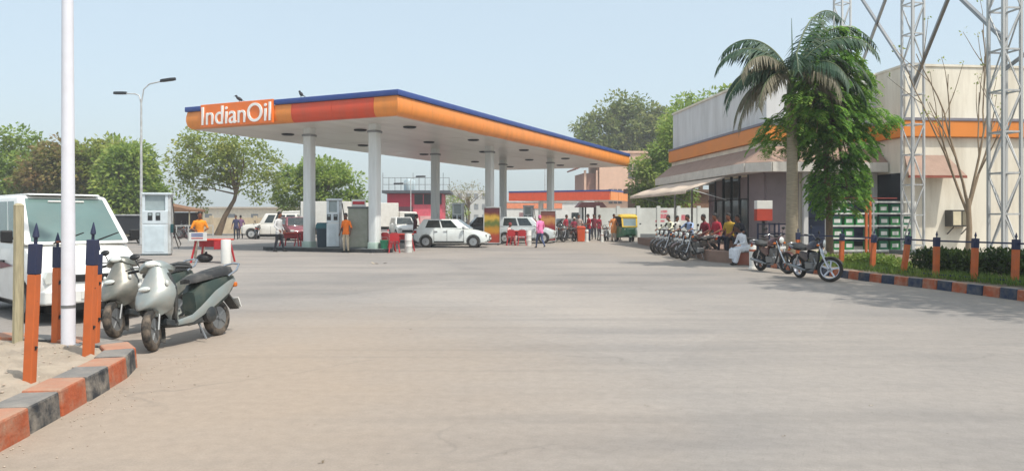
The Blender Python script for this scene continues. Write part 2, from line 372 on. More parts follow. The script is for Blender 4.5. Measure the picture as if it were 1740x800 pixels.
# ceiling sheets: shallow strips with open joints below the slab
n = 16; rs = random.Random(9)
for i in range(n):
    a = .14 + (CL - .28) * i / n; b = .14 + (CL - .28) * (i + 1) / n; z = Z0 + rs.uniform(-.004, .004)
    MB().bb((a + .008, .14, z - .018), (b - .008, CWD - .14, z + .018)).build('ceiling_sheet', K['soffit'], slab)
MB().bb((.2, .2, Z0 + .301), (CL - .2, CWD - .2, Z2 - .25)).build('roof_deck', K['steel'], can)
PROF = [(-.16, Z0 - .02), (-.06, Z0 + .03), (.02, Z0 + .14), (.065, Z0 + .34), (.06, Z0 + .55), (.02, Z1 - .01)]
def fpt(side, s, o, z):
    if side == 0: return V((-o, s, z))           # front
    if side == 1: return V((s, -o, z))           # right flank
    if side == 2: return V((CL + o, s, z))
    return V((s, CWD + o, z))
def fascia(side, s0, s1, L, m, parent, prof=PROF, name='fascia_panel', gap=.012):
    mb = MB(); rings = []
    for s, c in ((s0, s0 == 0), (s1, s1 == L)):
        inn = [(o - .05, z) for o, z in reversed(prof)]
        ring = []
        for o, z in prof + inn:
            ss = s
            if c: ss = s - o if s == 0 else s + o
            else: ss = s + (gap if s == s0 else -gap) / 2
            ring.append(fpt(side, ss, o, z))
        rings.append(ring)
    mb.loft(rings); return mb.build(name, m, parent, smooth=50)
TR = [(-.02, Z1), (.09, Z1), (.10, Z1 + .02), (.10, Z2 - .02), (.09, Z2), (-.1, Z2)]
O_, Rd = K['orange'], K['red']
for a, b, m in ((0, 1.1, O_), (1.1, 3.2, Rd), (3.2, 5.36, Rd), (5.36, 6.27, O_), (6.27, 8.4, O_), (8.4, 10.56, O_), (10.56, 11.5, O_)): fascia(0, a, b, CWD, m, can)
st = [0, 1.0] + [1.0 + 3.2 * i for i in range(1, 10)] + [CL]
for a, b in zip(st, st[1:]): fascia(1, a, b, CL, O_, can); fascia(3, a, b, CL, O_, can)
for a, b in ((0, 4), (4, 8), (8, 11.5)): fascia(2, a, b, CWD, O_, can)
for a, b in ((0, 6.27), (10.56, 11.5)): fascia(0, a, b, CWD, K['blue'], can, TR, 'trim_band', 0)
for sd_ in (1, 3): fascia(sd_, 0, CL, CL, K['blue'], can, TR, 'trim_band', 0)
fascia(2, 0, CWD, CWD, K['blue'], can, TR, 'trim_band', 0)
sgn = MB().bb((-.16, 6.29, Z0 + .0), (-.05, 10.54, Z2 + .03)).build('sign_box', mat('sign_orange', '#f0782a', .4, var=.05, dirt='#c87850', dirt_amt=.3), can, bevel=.015)
def text(body, size, depth, m, parent, mtx, sx=1.0, name='lettering'):
    cu = bpy.data.curves.new('t', 'FONT'); cu.body = body; cu.size = size; cu.extrude = depth; cu.offset = .004 * size; cu.align_x = 'CENTER'
    o = bpy.data.objects.new('t', cu); C.objects.link(o)
    dg = bpy.context.evaluated_depsgraph_get(); dg.update(); me = bpy.data.meshes.new_from_object(o.evaluated_get(dg)); bpy.data.objects.remove(o)
    me.name = name; me.materials.clear(); me.materials.append(m); me.transform(M.Diagonal((sx, 1, 1, 1))); me.transform(mtx)
    return obj(name, me, parent)
# letters read from +v to -v as seen from outside the front face
fm = M(((0, 0, -1, -.178), (-1, 0, 0, 8.41), (0, 1, 0, Z0 + .11), (0, 0, 0, 1)))
ltm = mat('white_letters', '#f2f0ea', .4, var=.04)
text('IndianOil', 1.17, .02, ltm, sgn, fm, .985)
cols = [(2.0, 2.5), (2.0, 6.1), (13.2, 2.5), (13.2, 6.1), (22.5, 2.5), (22.5, 6.1)]
cm = MB()
def rrect(w, r, z, c=(0, 0), k=3):
    o = []
    for sx, sy, a0 in ((1, 1, 0), (-1, 1, 90), (-1, -1, 180), (1, -1, 270)):
        for i in range(k + 1):
            a = R(a0 + 90 * i / k); o.append(V((c[0] + sx * (w / 2 - r) + r * math.cos(a), c[1] + sy * (w / 2 - r) + r * math.sin(a), z)))
    return o
cm.loft([rrect(.43, .08, .15), rrect(.43, .08, 5.18), rrect(.43, .08, 5.2)]); cmesh = cm.mesh('column', K['colm'], smooth=40)
cap = MB(); cap.loft([rrect(.51, .08, 5.2), rrect(.53, .08, 5.23), rrect(.53, .08, 5.27), rrect(.47, .08, 5.30)]); capm = cap.mesh('collar', K['steel'], smooth=40)
top = MB(); top.loft([rrect(.43, .08, 5.28), rrect(.43, .08, 5.59)]); topm = top.mesh('column_head', K['colm'], smooth=40)
bs = MB(); bs.loft([rrect(.49, .08, .13), rrect(.49, .08, .40), rrect(.455, .08, .43)]); bsm = bs.mesh('base_band', mat('pale_green_band', '#9fb3a8', .6), smooth=40)
for u, v in cols:
    c = shared('column', cmesh, can, (u, v, 0)); shared('collar', capm, c); shared('column_head', topm, c); shared('base_band', bsm, c)
dl = MB().lathe([(.30, 0), (.30, -.04), (.24, -.07), (.0, -.07)], n=16).mesh('downlight', K['darkm'], smooth=40)
for u in (3.4, 9.5, 16, 23, 29):
    for v in (1.6, 4.3, 8.6): shared('downlight', dl, can, (u, v, Z0 - .019))
# perched crows on the fascia
birdm = mat('crow_feathers', '#23242a', .6)
def bird(label, loc, rz):
    b = thing('crow', label, 'bird', loc, rz, 'crows perched on the canopy edge')
    mb = MB(); mb.ell((0, 0, .17), (.16, .07, .075), rot(-30, 'Y')); mb.ell((.13, 0, .29), (.055, .045, .05)); mb.build('body', birdm, b, smooth=60)
    MB().tube([(.17, 0, .29), (.25, 0, .275)], [.02, .004], 6).build('beak', K['black'], b)
    MB().bar((-.1, 0, .12), (-.32, 0, .02), .07, .012).build('tail', birdm, b)
    for s in (-1, 1): MB().tube([(0, s * .03, .12), (.01, s * .03, 0)], .008, 5).build('leg', K['black'], b)
can_m = M.Translation(CN) @ M.Rotation(CA, 4, 'Z')
for lab, u, v, a in (('small black crow perched above the white lettering', .05, 8.4, 2.2), ('small black crow on the blue edge right of the lettering', .05, 4.9, 1.2)):
    bird(lab, can_m @ V((u, v, Z2 + (.03 if v > 6 else 0))), CA + a)

# islands under the canopy
isl = mat('island_concrete', '#6f7473', .8, var=.15, bump=.2); islk = mat('island_edge_paint', '#23282c', .7, var=.2, dirt='#6d675e', dirt_amt=.3)
for lab, u, v0, v1 in (('dark edged pump island at the lettered end of the canopy', 2.0, 1.7, 8.6), ('dark edged pump island in the middle of the canopy', 13.2, 1.7, 8.6), ('dark edged pump island under the far columns', 22.5, 1.7, 8.6)):
    t = thing('pump_island', lab, 'island', can_m @ V((u, 0, 0)), CA, 'pump islands under the canopy')
    pl = [(.65, v0 + .5), (.65, v1 - .5), (.4, v1 - .12), (0, v1), (-.4, v1 - .12), (-.65, v1 - .5), (-.65, v0 + .5), (-.4, v0 + .12), (0, v0), (.4, v0 + .12)]
    MB().prism(pl, -.02, .15).build('edge', islk, t); MB().prism([(x * .88, (y - 5) * .985 + 5) for x, y in pl], .1501, .162).build('deck', isl, t)

# ================================================================ fuel dispensers
dgrey = mat('dispenser_panel', '#c9d3d8', .4, var=.06, dirt='#8f9496', dirt_amt=.3); ddark = mat('dispenser_dark', '#4b5355', .5, var=.1)
dscreen = mat('dispenser_screen', '#8f9c9e', .15, spec=.7)
def hose(mb, pts, r=.022): mb.tube(pts, r, 7)
def dispenser_tall(label, loc, rz, w=.85, h=2.35, d=.55, body=dgrey, lower=None, group='fuel dispensers'):
    """tall pump: lower cabinet, two displays, open head between posts, hoses on the side. Front faces local -y"""
    t = thing('fuel_dispenser', label, 'fuel dispenser', loc, rz, group)
    MB().bb((-w/2, -d/2, .06), (w/2, d/2, h * .50)).build('cabinet', lower or body, t, bevel=.02)
    MB().bb((-w/2 - .03, -d/2 - .03, 0), (w/2 + .03, d/2 + .03, .06)).build('plinth', ddark, t)
    MB().bb((-w/2 + .09, -d/2 - .012, .14), (w/2 - .13, -d/2 + .01, h * .47)).build('service_door', mat('dispenser_door', '#bcc9cf', .45), t, bevel=.006)
    MB().bb((-w/2, -d/2, h * .505), (w/2, d/2, h * .715)).build('display_head', body, t, bevel=.02)
    for x in (-.17, .12): 
        f = MB().bb((x - .085, -d/2 - .014, h * .56), (x + .085, -d/2 + .01, h * .68)).build('display', K['black'], t)
        MB().bb((x - .06, -d/2 - .02, h * .635), (x + .06, -d/2 - .01, h * .67)).build('digit_strip', dscreen, f)
    for sx in (-1, 1): MB().bb((sx * (w/2 - .05) - .05, -d/2 + .05, h * .715), (sx * (w/2 - .05) + .05, d/2 - .05, h)).build('post', body, t)
    MB().bb((-w/2 - .02, -d/2, h - .09), (w/2 + .14, d/2, h)).build('top_cover', body, t, bevel=.02)
    MB().bb((-w/2 + .105, -d/2 + .12, h * .72), (w/2 - .105, -d/2 + .14, h - .1)).build('price_panel', dscreen, t)
    MB().bb((w/2 + .002, -d/2 + .08, .06), (w/2 + .10, d/2 - .08, h - .095)).build('hose_mast', K['galv'], t)
    mb = MB(); hose(mb, [(w/2 + .12, -.1, h - .2), (w/2 + .22, -.15, h * .6), (w/2 + .24, -.22, h * .32), (w/2 + .42, -.3, .28), (w/2 + .5, -.3, .45), (w/2 + .24, -.24, h * .42)]); mb.build('hose', K['rubber'], t, smooth=60)
    MB().bb((w/2 + .10, -.26, h * .36), (w/2 + .20, -.08, h * .50)).build('nozzle', mat('nozzle_teal', '#16454a', .5), t, bevel=.02)
    return t
def canp(u, v, z=0): return can_m @ V((u, v, z))
dispenser_tall('white and grey fuel dispenser standing alone behind the white van', AT(266, 30, 0), R(12), .95, 2.5)
dispenser_tall('narrow white fuel dispenser with tall open head between two front columns', canp(2, 4.75, .16), R(10), .55, 2.2, .5)
dispenser_tall('purple fronted fuel dispenser on the middle pump island', canp(13.2, 4.6, .16), R(4), .6, 2.2, .5, lower=mat('dispenser_purple', '#7d2c72', .5))
dispenser_tall('grey fuel dispenser half hidden behind the far column pair', canp(22.5, 4.2, .16), R(4), .6, 2.2, .5)
# wide grey cabinet with a sign on top
t = thing('fuel_dispenser', 'wide grey steel dispenser cabinet with red and white sign on top', 'fuel dispenser', canp(2, 3.35, .16), R(6), 'fuel dispensers')
gp = mat('stainless_panel', '#8a8d83', .38, .35, var=.12, scale=1.5, dirt='#5f6a52', dirt_amt=.5)
MB().bb((-.43, -.3, .05), (.43, .3, 1.75)).build('cabinet', gp, t, bevel=.015)
MB().bb((-.46, -.33, 0), (.46, .33, .05)).build('plinth', ddark, t)
MB().bb((-.40, -.315, .12), (-.02, -.297, 1.66)).build('door', gp, t); MB().bb((.02, -.315, .12), (.40, -.297, 1.66)).build('door', gp, t)
MB().bb((-.46, -.33, 1.75), (.46, .33, 1.83)).build('top_cover', ddark, t)
sg = MB().bb((-.30, -.05, 1.84), (.30, .03, 2.15)).build('sign', K['white'], t); MB().bb((-.26, -.058, 1.93), (.26, -.048, 2.06)).build('red_stripe', mat('sign_red', '#b8303a', .5), sg)
# teal bin
t = thing('waste_bin', 'dark teal waste bin beside the second front column', 'bin', canp(2, 5.35, .16), R(10))
MB().loft([rrect(.42, .06, .02), rrect(.52, .06, .85)]).build('bin_body', mat('bin_navy', '#122c3a', .6), t, smooth=40)
MB().loft([rrect(.56, .06, .852), rrect(.58, .08, 1.0), rrect(.44, .1, 1.12)]).build('lid', mat('bin_teal', '#16535a', .55), t, smooth=40)

# free-standing advertisement boards on the island ends
def poster_material(name, base, bands):
    m = bpy.data.materials.new(name); m.use_nodes = True; t = m.node_tree; N = t.nodes; Lk = t.links; b = N['Principled BSDF']; b.inputs['Roughness'].default_value = .4
    tc = N.new('ShaderNodeTexCoord'); sp = N.new('ShaderNodeSeparateXYZ'); Lk.new(tc.outputs['Object'], sp.inputs[0])
    nz = N.new('ShaderNodeTexNoise'); nz.inputs['Scale'].default_value = 3.2; nz.inputs['Detail'].default_value = 2; Lk.new(tc.outputs['Object'], nz.inputs[0])
    ad = N.new('ShaderNodeMath'); ad.operation = 'MULTIPLY_ADD'; ad.inputs[1].default_value = .5; Lk.new(nz.outputs[0], ad.inputs[0]); Lk.new(sp.outputs[2], ad.inputs[2])
    r = N.new('ShaderNodeValToRGB'); r.color_ramp.interpolation = 'EASE'; mr = N.new('ShaderNodeMapRange'); mr.inputs[1].default_value = .2; mr.inputs[2].default_value = 2.2; Lk.new(ad.outputs[0], mr.inputs[0]); Lk.new(mr.outputs[0], r.inputs[0])
    el = r.color_ramp.elements; el[0].color = srgb(base); el[0].position = 0; el[1].color = srgb(bands[-1][1]); el[1].position = bands[-1][0]
    for p, c in bands[:-1]: e = el.new(p); e.color = srgb(c)
    Lk.new(r.outputs[0], b.inputs['Base Color']); return m
def board(label, loc, rz, w, h, m, hdr, grp='advertisement boards at the island ends'):
    t = thing('advertisement_board', label, 'board', loc, rz, grp)
    f = MB(); f.bb((-w/2, -.06, .08), (-w/2 + .05, .06, h)); f.bb((w/2 - .05, -.06, .08), (w/2, .06, h)); f.bb((-w/2 + .05, -.06, h - .05), (w/2 - .05, .06, h)); f.bb((-w/2 + .05, -.06, .08), (w/2 - .05, .06, .13)); f.build('frame', K['galv'], t)
    MB().bb((-w/2 + .05, -.03, .13), (w/2 - .05, .03, h - .28)).build('poster', m, t)
    MB().bb((-w/2 + .05, -.035, h - .28), (w/2 - .05, .035, h - .05)).build('header', hdr, t)
    for s in (-1, 1): MB().bb((s * w * .35 - .05, -.2, 0), (s * w * .35 + .05, .2, .08)).build('foot', K['darkm'], t)
pm1 = poster_material('poster_yellow_green', '#8f2a1c', [(.25, '#a03a20'), (.45, '#b98420'), (.62, '#5a6a28'), (.78, '#c8a23a'), (.92, '#6b2a22')])
pm2 = poster_material('poster_red', '#7e1d22', [(.3, '#a33034'), (.5, '#8a2428'), (.72, '#b8864a'), (.9, '#7a2228')])
board('tall yellow and green advertisement board right of the white hatchback', AT(836, 41.4), R(3), .95, 2.1, pm1, mat('board_maroon', '#5b2630', .5))
board('tall red advertisement board behind the person in pink', G(931, 412), R(2), 1.0, 1.95, pm2, mat('board_brown', '#6e4038', .5))
# ================================================================ shop building at right
BO = V((10.62, 31.3, 0)); BA = math.atan2(.1, .995)
bm_ = M.Translation(BO) @ M.Rotation(BA, 4, 'Z')
cream = mat('cream_wall', '#e3dccb', .85, var=.06, scale=1.0, bump=.1, dirt='#a89a82', dirt_amt=.5, dirt_scale=1.1, stretch=(1.5, 1.5, .25))
greyw = mat('grey_white_wall', '#d3d3d2', .8, var=.05, scale=1.0, dirt='#96938c', dirt_amt=.45, dirt_scale=1.1, stretch=(1.5, 1.5, .25))
pinkw = mat('pinkish_wall', '#7d7274', .8, var=.08)
tilem = mat('terracotta_skirt_tile', '#9a8070', .8, var=.18, scale=3, bump=.4, bscale=12, dirt='#7c6a60', dirt_amt=.5, dirt_scale=1.5)
shop = thing('shop_building', 'cream shop building with orange band and tiled skirt roof behind the palm', 'building', BO, BA)
LB = 12.6   # depth of the left flank
GF = 6.6
w = MB(); w.bb((0, 0, 0), (16, GF, 3.41)); w.build('wall', cream, shop); MB().bb((4, GF + .01, 0), (16, LB, 3.41)).build('wall', cream, shop); MB().bb((0, 0, 3.412), (16, LB, 4.70)).build('upper_wall', cream, shop)
up = MB(); up.bb((.06, .06, 4.70), (15.9, LB - .06, 7.5)); par = up.build('parapet', greyw, shop)
for a, b in (((0, 0, 7.5), (5.0, .22, 7.6)), ((0, .222, 7.5), (.22, LB, 7.6))): MB().bb(a, b).build('coping', cream, par)
bn = mat('shop_orange_band', '#d9822f', .5, var=.06, scale=.8, dirt='#c07a40', dirt_amt=.35, dirt_scale=.6)
for a, b in (((-.16, -.16, 4.72), (4.84, .05, 5.36)), ((-.16, .052, 4.72), (.05, LB + .1, 5.36))): 
    MB().bb(a, b).build('orange_band', bn, shop, bevel=.02)
    MB().bb((a[0] - .03, a[1] - .03 if a[1] < 0 else a[1], 5.362), (b[0], b[1], 5.47)).build('band_cap', mat('band_cap_grey', '#7c7a83', .6), shop)
# forward block at right
fb = MB().bb((4.86, -2.0, 0), (11.6, .02, 4.70)).build('forward_wall', cream, shop)
fp = MB().bb((4.9, -1.96, 4.70), (11.5, .04, 7.55)).build('forward_parapet', cream, shop)
MB().bb((4.86, -2.0, 7.55), (11.54, .05, 7.64)).build('coping', cream, fp)
MB().bb((4.70, -2.18, 4.72), (11.8, -1.95, 5.36)).build('orange_band', bn, shop, bevel=.02); MB().bb((4.70, -1.948, 4.72), (4.92, -.17, 5.36)).build('orange_band', bn, shop, bevel=.02)
MB().bb((4.67, -2.21, 5.362), (11.83, -1.92, 5.47)).build('band_cap', MC['band_cap_grey'], shop)
# tiled skirt roof: left flank, chamfered corner, front
def skirt(q, name='skirt_roof'):
    a, b, c, d = [V(p) for p in q]; nrm = (b - a).cross(d - a).normalized() * .05
    MB().add([a, b, c, d] + [p - nrm for p in (a, b, c, d)], [(0, 1, 2, 3), (7, 6, 5, 4), (0, 4, 5, 1), (1, 5, 6, 2), (2, 6, 7, 3), (3, 7, 4, 0)]).build(name, tilem, shop)
E = .95; ze = 3.78; zt = 4.5
skirt([(-E, LB, ze), (-E, -.1, ze), (-.02, -.01, zt), (-.02, LB, zt)]); skirt([(-E, -.1, ze), (-.15, -E, ze), (.1, -.02, zt), (-.02, -.01, zt)]); skirt([(-.15, -E, ze), (4.82, -E, ze), (4.82, -.02, zt), (.1, -.02, zt)])
fas = mat('eave_fascia', '#cfcac0', .7, var=.06, dirt='#9b9488', dirt_amt=.4)
def wallstrip(p0, p1, z0, z1, th, m, name):
    p0 = V((*p0, 0)); p1 = V((*p1, 0)); MB().bar(p0 + V((0, 0, (z0 + z1) / 2)), p1 + V((0, 0, (z0 + z1) / 2)), th, z1 - z0).build(name, m, shop)
wallstrip((-E, LB), (-E, -.1), 3.38, 3.77, .1, fas, 'eave_fascia'); wallstrip((-E + .02, -.16), (-.17, -E + .0), 3.38, 3.765, .1, fas, 'eave_fascia'); wallstrip((-.15, -E), (4.80, -E), 3.38, 3.77, .1, fas, 'eave_fascia')
MB().prism([(-E + .06, LB), (-E + .06, -.05), (-.12, -E + .06), (4.80, -E + .06), (4.80, -.003), (-.003, -.003), (-.003, LB)], 3.40, 3.408).build('eave_ceiling', greyw, shop)
# small skirt canopy on the forward block
skirt([(4.5, -2.8, 3.15), (6.9, -2.8, 3.15), (6.6, -2.01, 4.0), (4.84, -2.01, 4.0)], 'porch_roof'); MB().bb((4.5, -2.82, 3.05), (6.9, -2.74, 3.14)).build('porch_fascia', mat('porch_red', '#8c4a3a', .7), shop)
# shop front on the left flank: pinkish corner piers, dark frames, panes
frm = mat('shopfront_frame', '#20242a', .5, .3); pane = glassmat('shopfront_glass', '#1c2b31', .08)
MB().bb((-.09, .0, .38), (-.003, 1.5, 3.4)).build('corner_pier', pinkw, shop)
MB().bb((-.003, -.09, .38), (1.4, -.003, 3.4)).build('corner_pier', pinkw, shop)
for k in range(5):
    y = 1.6 + k * .98
    MB().bb((-.05, y + .06, .45), (-.02, y + .92, 2.3)).build('shop_pane', pane, shop)
    MB().bb((-.05, y + .06, 2.36), (-.02, y + .92, 3.3)).build('shop_pane', pane if k % 3 else pinkw, shop)
    MB().bb((-.10, y - .05, .38), (-.003, y + .05, 3.4)).build('mullion', frm, shop)
    MB().bb((-.08, y + .055, 2.30), (-.003, y + .925, 2.36)).build('transom', frm, shop)
for y in (9.4, 12.3): MB().tube([(.1, y, 0), (.1, y, 3.41)], .055, 10).build('porch_column', K['galv'], shop)
# front opening: a dark sheet paints in the shaded interior behind the rack
MB().bb((1.6, -.03, .3), (4.7, -.004, 3.3)).build('front_opening_shade', mat('interior_shade', '#1d2226', .9), shop)
for a, b in ((1.7, 2.6), (2.75, 3.6), (3.72, 4.6)):
    q = MB().bb((a, -.06, .5), (b, -.032, 2.2)).build('window', mat('window_navy', '#1c2740', .3, spec=.6), shop); MB().bb((a, -.065, 1.45), (b, -.058, 1.5)).build('glazing_bar', frm, q)
MB().bb((4.835, -1.85, .3), (4.858, -.06, 3.3)).build('side_opening_shade', MC['interior_shade'], shop); MB().bb((4.82, -1.5, 1.0), (4.834, -.3, 2.2)).build('window', MC['window_navy'], shop)  # side opening is a flat dark sheet too, interior shade put into its colour
for x in (1.55, 4.6): MB().bb((x, -.22, 0), (x + .2, -.07, 3.38)).build('porch_pier', greyw, shop)
# air conditioner in a frame
ac = thing('air_conditioner', 'boxed window air conditioner on the cream wall behind the bare tree', 'air conditioner', bm_ @ V((6.55, -2.0, 1.15)), BA)
MB().bb((0, -.42, 0), (.82, -.005, .66)).build('casing', mat('ac_casing', '#4a4740', .6), ac, bevel=.01)
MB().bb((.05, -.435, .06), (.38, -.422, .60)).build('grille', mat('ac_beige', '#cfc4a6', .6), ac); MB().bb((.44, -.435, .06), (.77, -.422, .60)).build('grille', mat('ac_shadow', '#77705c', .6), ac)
MB().bar((.1, -.38, -.02), (.1, -.01, -.3), .03, .03).build('bracket', K['darkm'], ac); MB().bar((.7, -.38, -.02), (.7, -.01, -.3), .03, .03).build('bracket', K['darkm'], ac)
# fabric awning reaching out from the left flank
aw = thing('awning', 'long beige fabric awning sloping out from the shop flank', 'awning', BO, BA)
awm = mat('awning_fabric', '#c9b8a6', .85, var=.08, scale=1.2, dirt='#a08d7e', dirt_amt=.4); rings = []
for i in range(13):
    y = 2.0 + i * .8; sg_ = .05 * math.sin(i * 1.7) 
    top_ = [(-.98, y, 3.32), (-1.5, y, 3.14 + sg_ * .4), (-2.1, y, 2.93 + sg_), (-2.75, y, 2.72), (-2.78, y, 2.58)]
    rings.append([V(p) for p in top_] + [V((p[0] + .01, p[1], p[2] - .018)) for p in reversed(top_)])
MB().loft(rings).build('fabric', awm, aw, smooth=60)
for y in (2.05, 6.8, 11.5):
    MB().tube([(-1.0, y, 3.26), (-2.74, y, 2.66)], .02, 6).build('arm', K['galv'], aw); MB().tube([(-.9, y, 2.3), (-2.5, y, 2.74)], .018, 6).build('strut', K['galv'], aw)
# raised plinth in front of the shop
pth = mat('plinth_plaster', '#8d7264', .85, var=.15, bump=.3, dirt='#7d6a5c', dirt_amt=.5)
pp = [(6.75, 25.6), (7.45, 24.32), (9.15, 24.32), (9.95, 28.6), (10.55, 31.2), (9.2, 43.5), (7.3, 43.5), (7.1, 30)]
tag(MB().prism(pp, 0, .37).build('shop_plinth', pth), kind='structure')
bch = thing('stone_bench', 'low stone bench on the plinth that people sit on', 'bench', (7.75, 26.7, .37), R(-65))
MB().bb((-1.7, -.2, .38), (1.7, .2, .45)).build('seat', mat('bench_stone', '#6f6660', .8, bump=.2), bch, bevel=.01)
for x in (-1.4, 0, 1.4): MB().bb((x - .1, -.16, 0), (x + .1, .16, .38)).build('support', pth, bch)
blk = thing('masonry_seat', 'reddish block seat under the person in white', 'seat', (7.45, 24.0, 0), R(-20))
MB().bb((-.26, -.24, 0), (.26, .24, .40)).build('block', mat('seat_red', '#9a5a48', .85, bump=.3, dirt='#7d6a5c', dirt_amt=.4), blk, bevel=.02); MB().bb((-.29, -.27, .402), (.29, .27, .45)).build('slab', MC['bench_stone'], blk)
# white bollard, notice box, railing
def bollard(label, loc, r=.1, h=.75, m=None, grp='white painted bollards'):
    t = thing('bollard', label, 'bollard', loc, 0, grp)
    MB().lathe([(r * 1.25, 0), (r * 1.25, .05), (r, .06), (r, h - .06), (r * .85, h - .01), (r * .3, h)], n=14).build('shaft', m or K['white'], t, smooth=40)
    MB().lathe([(r + .004, h * .72), (r + .004, h * .8)], n=14).build('band', korange, t)
bollard('white bollard between the person in white and the parked motorcycles', G(1279, 457), .1, .72)
nb = thing('notice_box', 'white and red notice box on a post by the shop corner', 'sign', AT(1297, 27.5, .37), R(8))
MB().bb((-.04, -.04, 0), (.04, .04, 1.2)).build('post', K['darkm'], nb); MB().bb((-.30, -.12, 1.02), (.30, .12, 1.45)).build('red_box', mat('notice_red', '#a83a26', .6), nb, bevel=.01); MB().bb((-.30, -.12, 1.452), (.30, .12, 1.76)).build('white_box', K['white'], nb, bevel=.01)
rl = thing('railing', 'dark blue metal railing along the plinth edge by the palm', 'railing', (0, 0, 0))
navy = mat('navy_paint', '#1c2748', .5, var=.12, dirt='#544f4c', dirt_amt=.3)
ra = [V((8.05, 24.5, .37)), V((8.6, 24.5, .37)), V((9.05, 24.5, .37)), V((9.35, 26.2, .37)), V((9.7, 28.2, .37))]
for p in ra: beam('post', p, p + V((0, 0, .95)), .05, navy, rl)
for z in (.3, .6, .92):
    for a, b in zip(ra, ra[1:]): beam('rail', a + V((0, 0, z)), b + V((0, 0, z)), .035, navy, rl)
# rack of green crates
rk = thing('display_rack', 'white slatted rack holding rows of green cartons before the shop', 'rack', bm_ @ V((.9, -3.6, .16)), BA)
wr = K['white']; XW = 3.3
for x in (0, XW / 2, XW):
    for y in (0, .4): beam('upright', (x, y, 0), (x, y, 1.95), .05, wr, rk)
for z in (.12, .58, 1.04, 1.5, 1.93):
    for y in (0, .4): beam('shelf_rail', (0.03, y, z), (XW - .03, y, z), .06, wr, rk, .06)
    MB().bb((.03, .03, z - .02), (XW - .03, .37, z + .012)).build('shelf', wr, rk)
cg = mat('carton_green', '#1f7a3c', .6, var=.12); cg2 = mat('carton_teal', '#256b4d', .6, var=.12)
cb = MB().bb((0, 0, 0), (.36, .30, .34)).mesh('carton_body', cg, bevel=.008); cb2 = MB().bb((0, 0, 0), (.36, .30, .34)).mesh('carton_body', cg2, bevel=.008); cl = MB().bb((.06, -.004, .10), (.30, -.0005, .24)).mesh('carton_label', K['white'])
rk_m = bm_ @ M.Translation((.9, -3.6, .16)); rows = ('bottom', 'second', 'third', 'top'); ords = ('first', 'second', 'third', 'fourth', 'fifth', 'sixth', 'seventh')
rs = random.Random(3)
for r_ in range(4):
    for k in range(7):
        if rs.random() < .08: continue
        c = thing('carton', f'green carton on the {rows[r_]} shelf of the white rack, {ords[k]} from the left', 'carton', rk_m @ V((.08 + k * .455 + rs.uniform(-.02, .03), .05, (.12, .58, 1.04, 1.5)[r_] + .013)), BA, 'green cartons on the rack')
        shared('body', cb if rs.random() < .7 else cb2, c); shared('label_sticker', cl, c)
# orange gate post with thin rail
gt = thing('gate_post', 'tall orange post pair standing before the green cartons', 'post', AT(1475, 25.2, .16), 0)
opaint = mat('orange_post_paint', '#c0602c', .55, var=.1, scale=5, dirt='#8f5a3c', dirt_amt=.4, dirt_scale=4)
for x in (-.06, .07): beam('upright', (x, 0, 0), (x, 0, 2.15), .07, opaint, gt)
beam('rail', (-.9, .05, 2.0), (1.0, .05, 2.0), .03, mat('rail_red', '#8f3a30', .6), gt)
# ================================================================ lattice tower legs
tw = thing('lattice_tower', 'white lattice steel tower with cross braced legs before the shop', 'tower', (0, 0, 0))
LEGS = [AT(1431, 35.0), AT(1551, 27.4), AT(1707, 20.2)]; LEGS.append(LEGS[2] + V((7.4, -1.5, 0)))
HT = 13.2; SP = 1.1; LW = .62
for li, (c, ww) in enumerate(zip(LEGS, (.5, .5, .52, .5))):
    lg = obj('tower_leg', MB().box((0, 0, .14), (1.1, 1.1, .36)).mesh('tower_leg', isl), tw); lg.location = c; lg.rotation_euler = (0, 0, (.35, .25, .12, 0.1)[li])
    h = ww / 2; cs = [V((-h, -h, 0)), V((h, -h, 0)), V((h, h, 0)), V((-h, h, 0))]
    for p in cs: beam('upright', p + V((0, 0, .3)), p + V((0, 0, HT)), .07, K['galv'], lg)
    if li == 3: continue
    for s in range(int((HT - .3) / SP)):
        z = .5 + s * SP
        for k in range(4):
            a, b = cs[k], cs[(k + 1) % 4]; out = ((a + b) / 2).normalized() * .05
            beam('rung', a + V((0, 0, z)), b + V((0, 0, z)), .035, K['galv'], lg, .045)
            if z + SP < HT:
                q0, q1 = (a, b) if (s + k) % 2 else (b, a)
                beam('diagonal', q0 + out * .4 + V((0, 0, z)), q1 + out * .4 + V((0, 0, z + SP)), .024, K['galv'], lg, .036)
def brace(i, zi, j, zj, w=.10): beam('brace', LEGS[i] + V((0, 0, zi)), LEGS[j] + V((0, 0, zj)), w, K['steel'], tw)
# crossing and inverted V braces between the legs
brace(0, 6.2, 1, 12.2); beam('brace', LEGS[0] + V((.08, .08, 13.1)), LEGS[1] + V((.08, .08, 6.6)), .10, K['steel'], tw)
ax_ = LEGS[1] * .5 + LEGS[2] * .5 + V((0, 0, 8.75))
beam('brace', LEGS[1] + V((0, 0, 6.3)), ax_, .10, K['steel'], tw); beam('brace', LEGS[2] + V((0, 0, 6.3)), ax_, .10, K['steel'], tw); beam('brace', LEGS[2] + V((0, 0, 5.5)), LEGS[3] + V((0, 0, 11.5)), .10, K['steel'], tw)
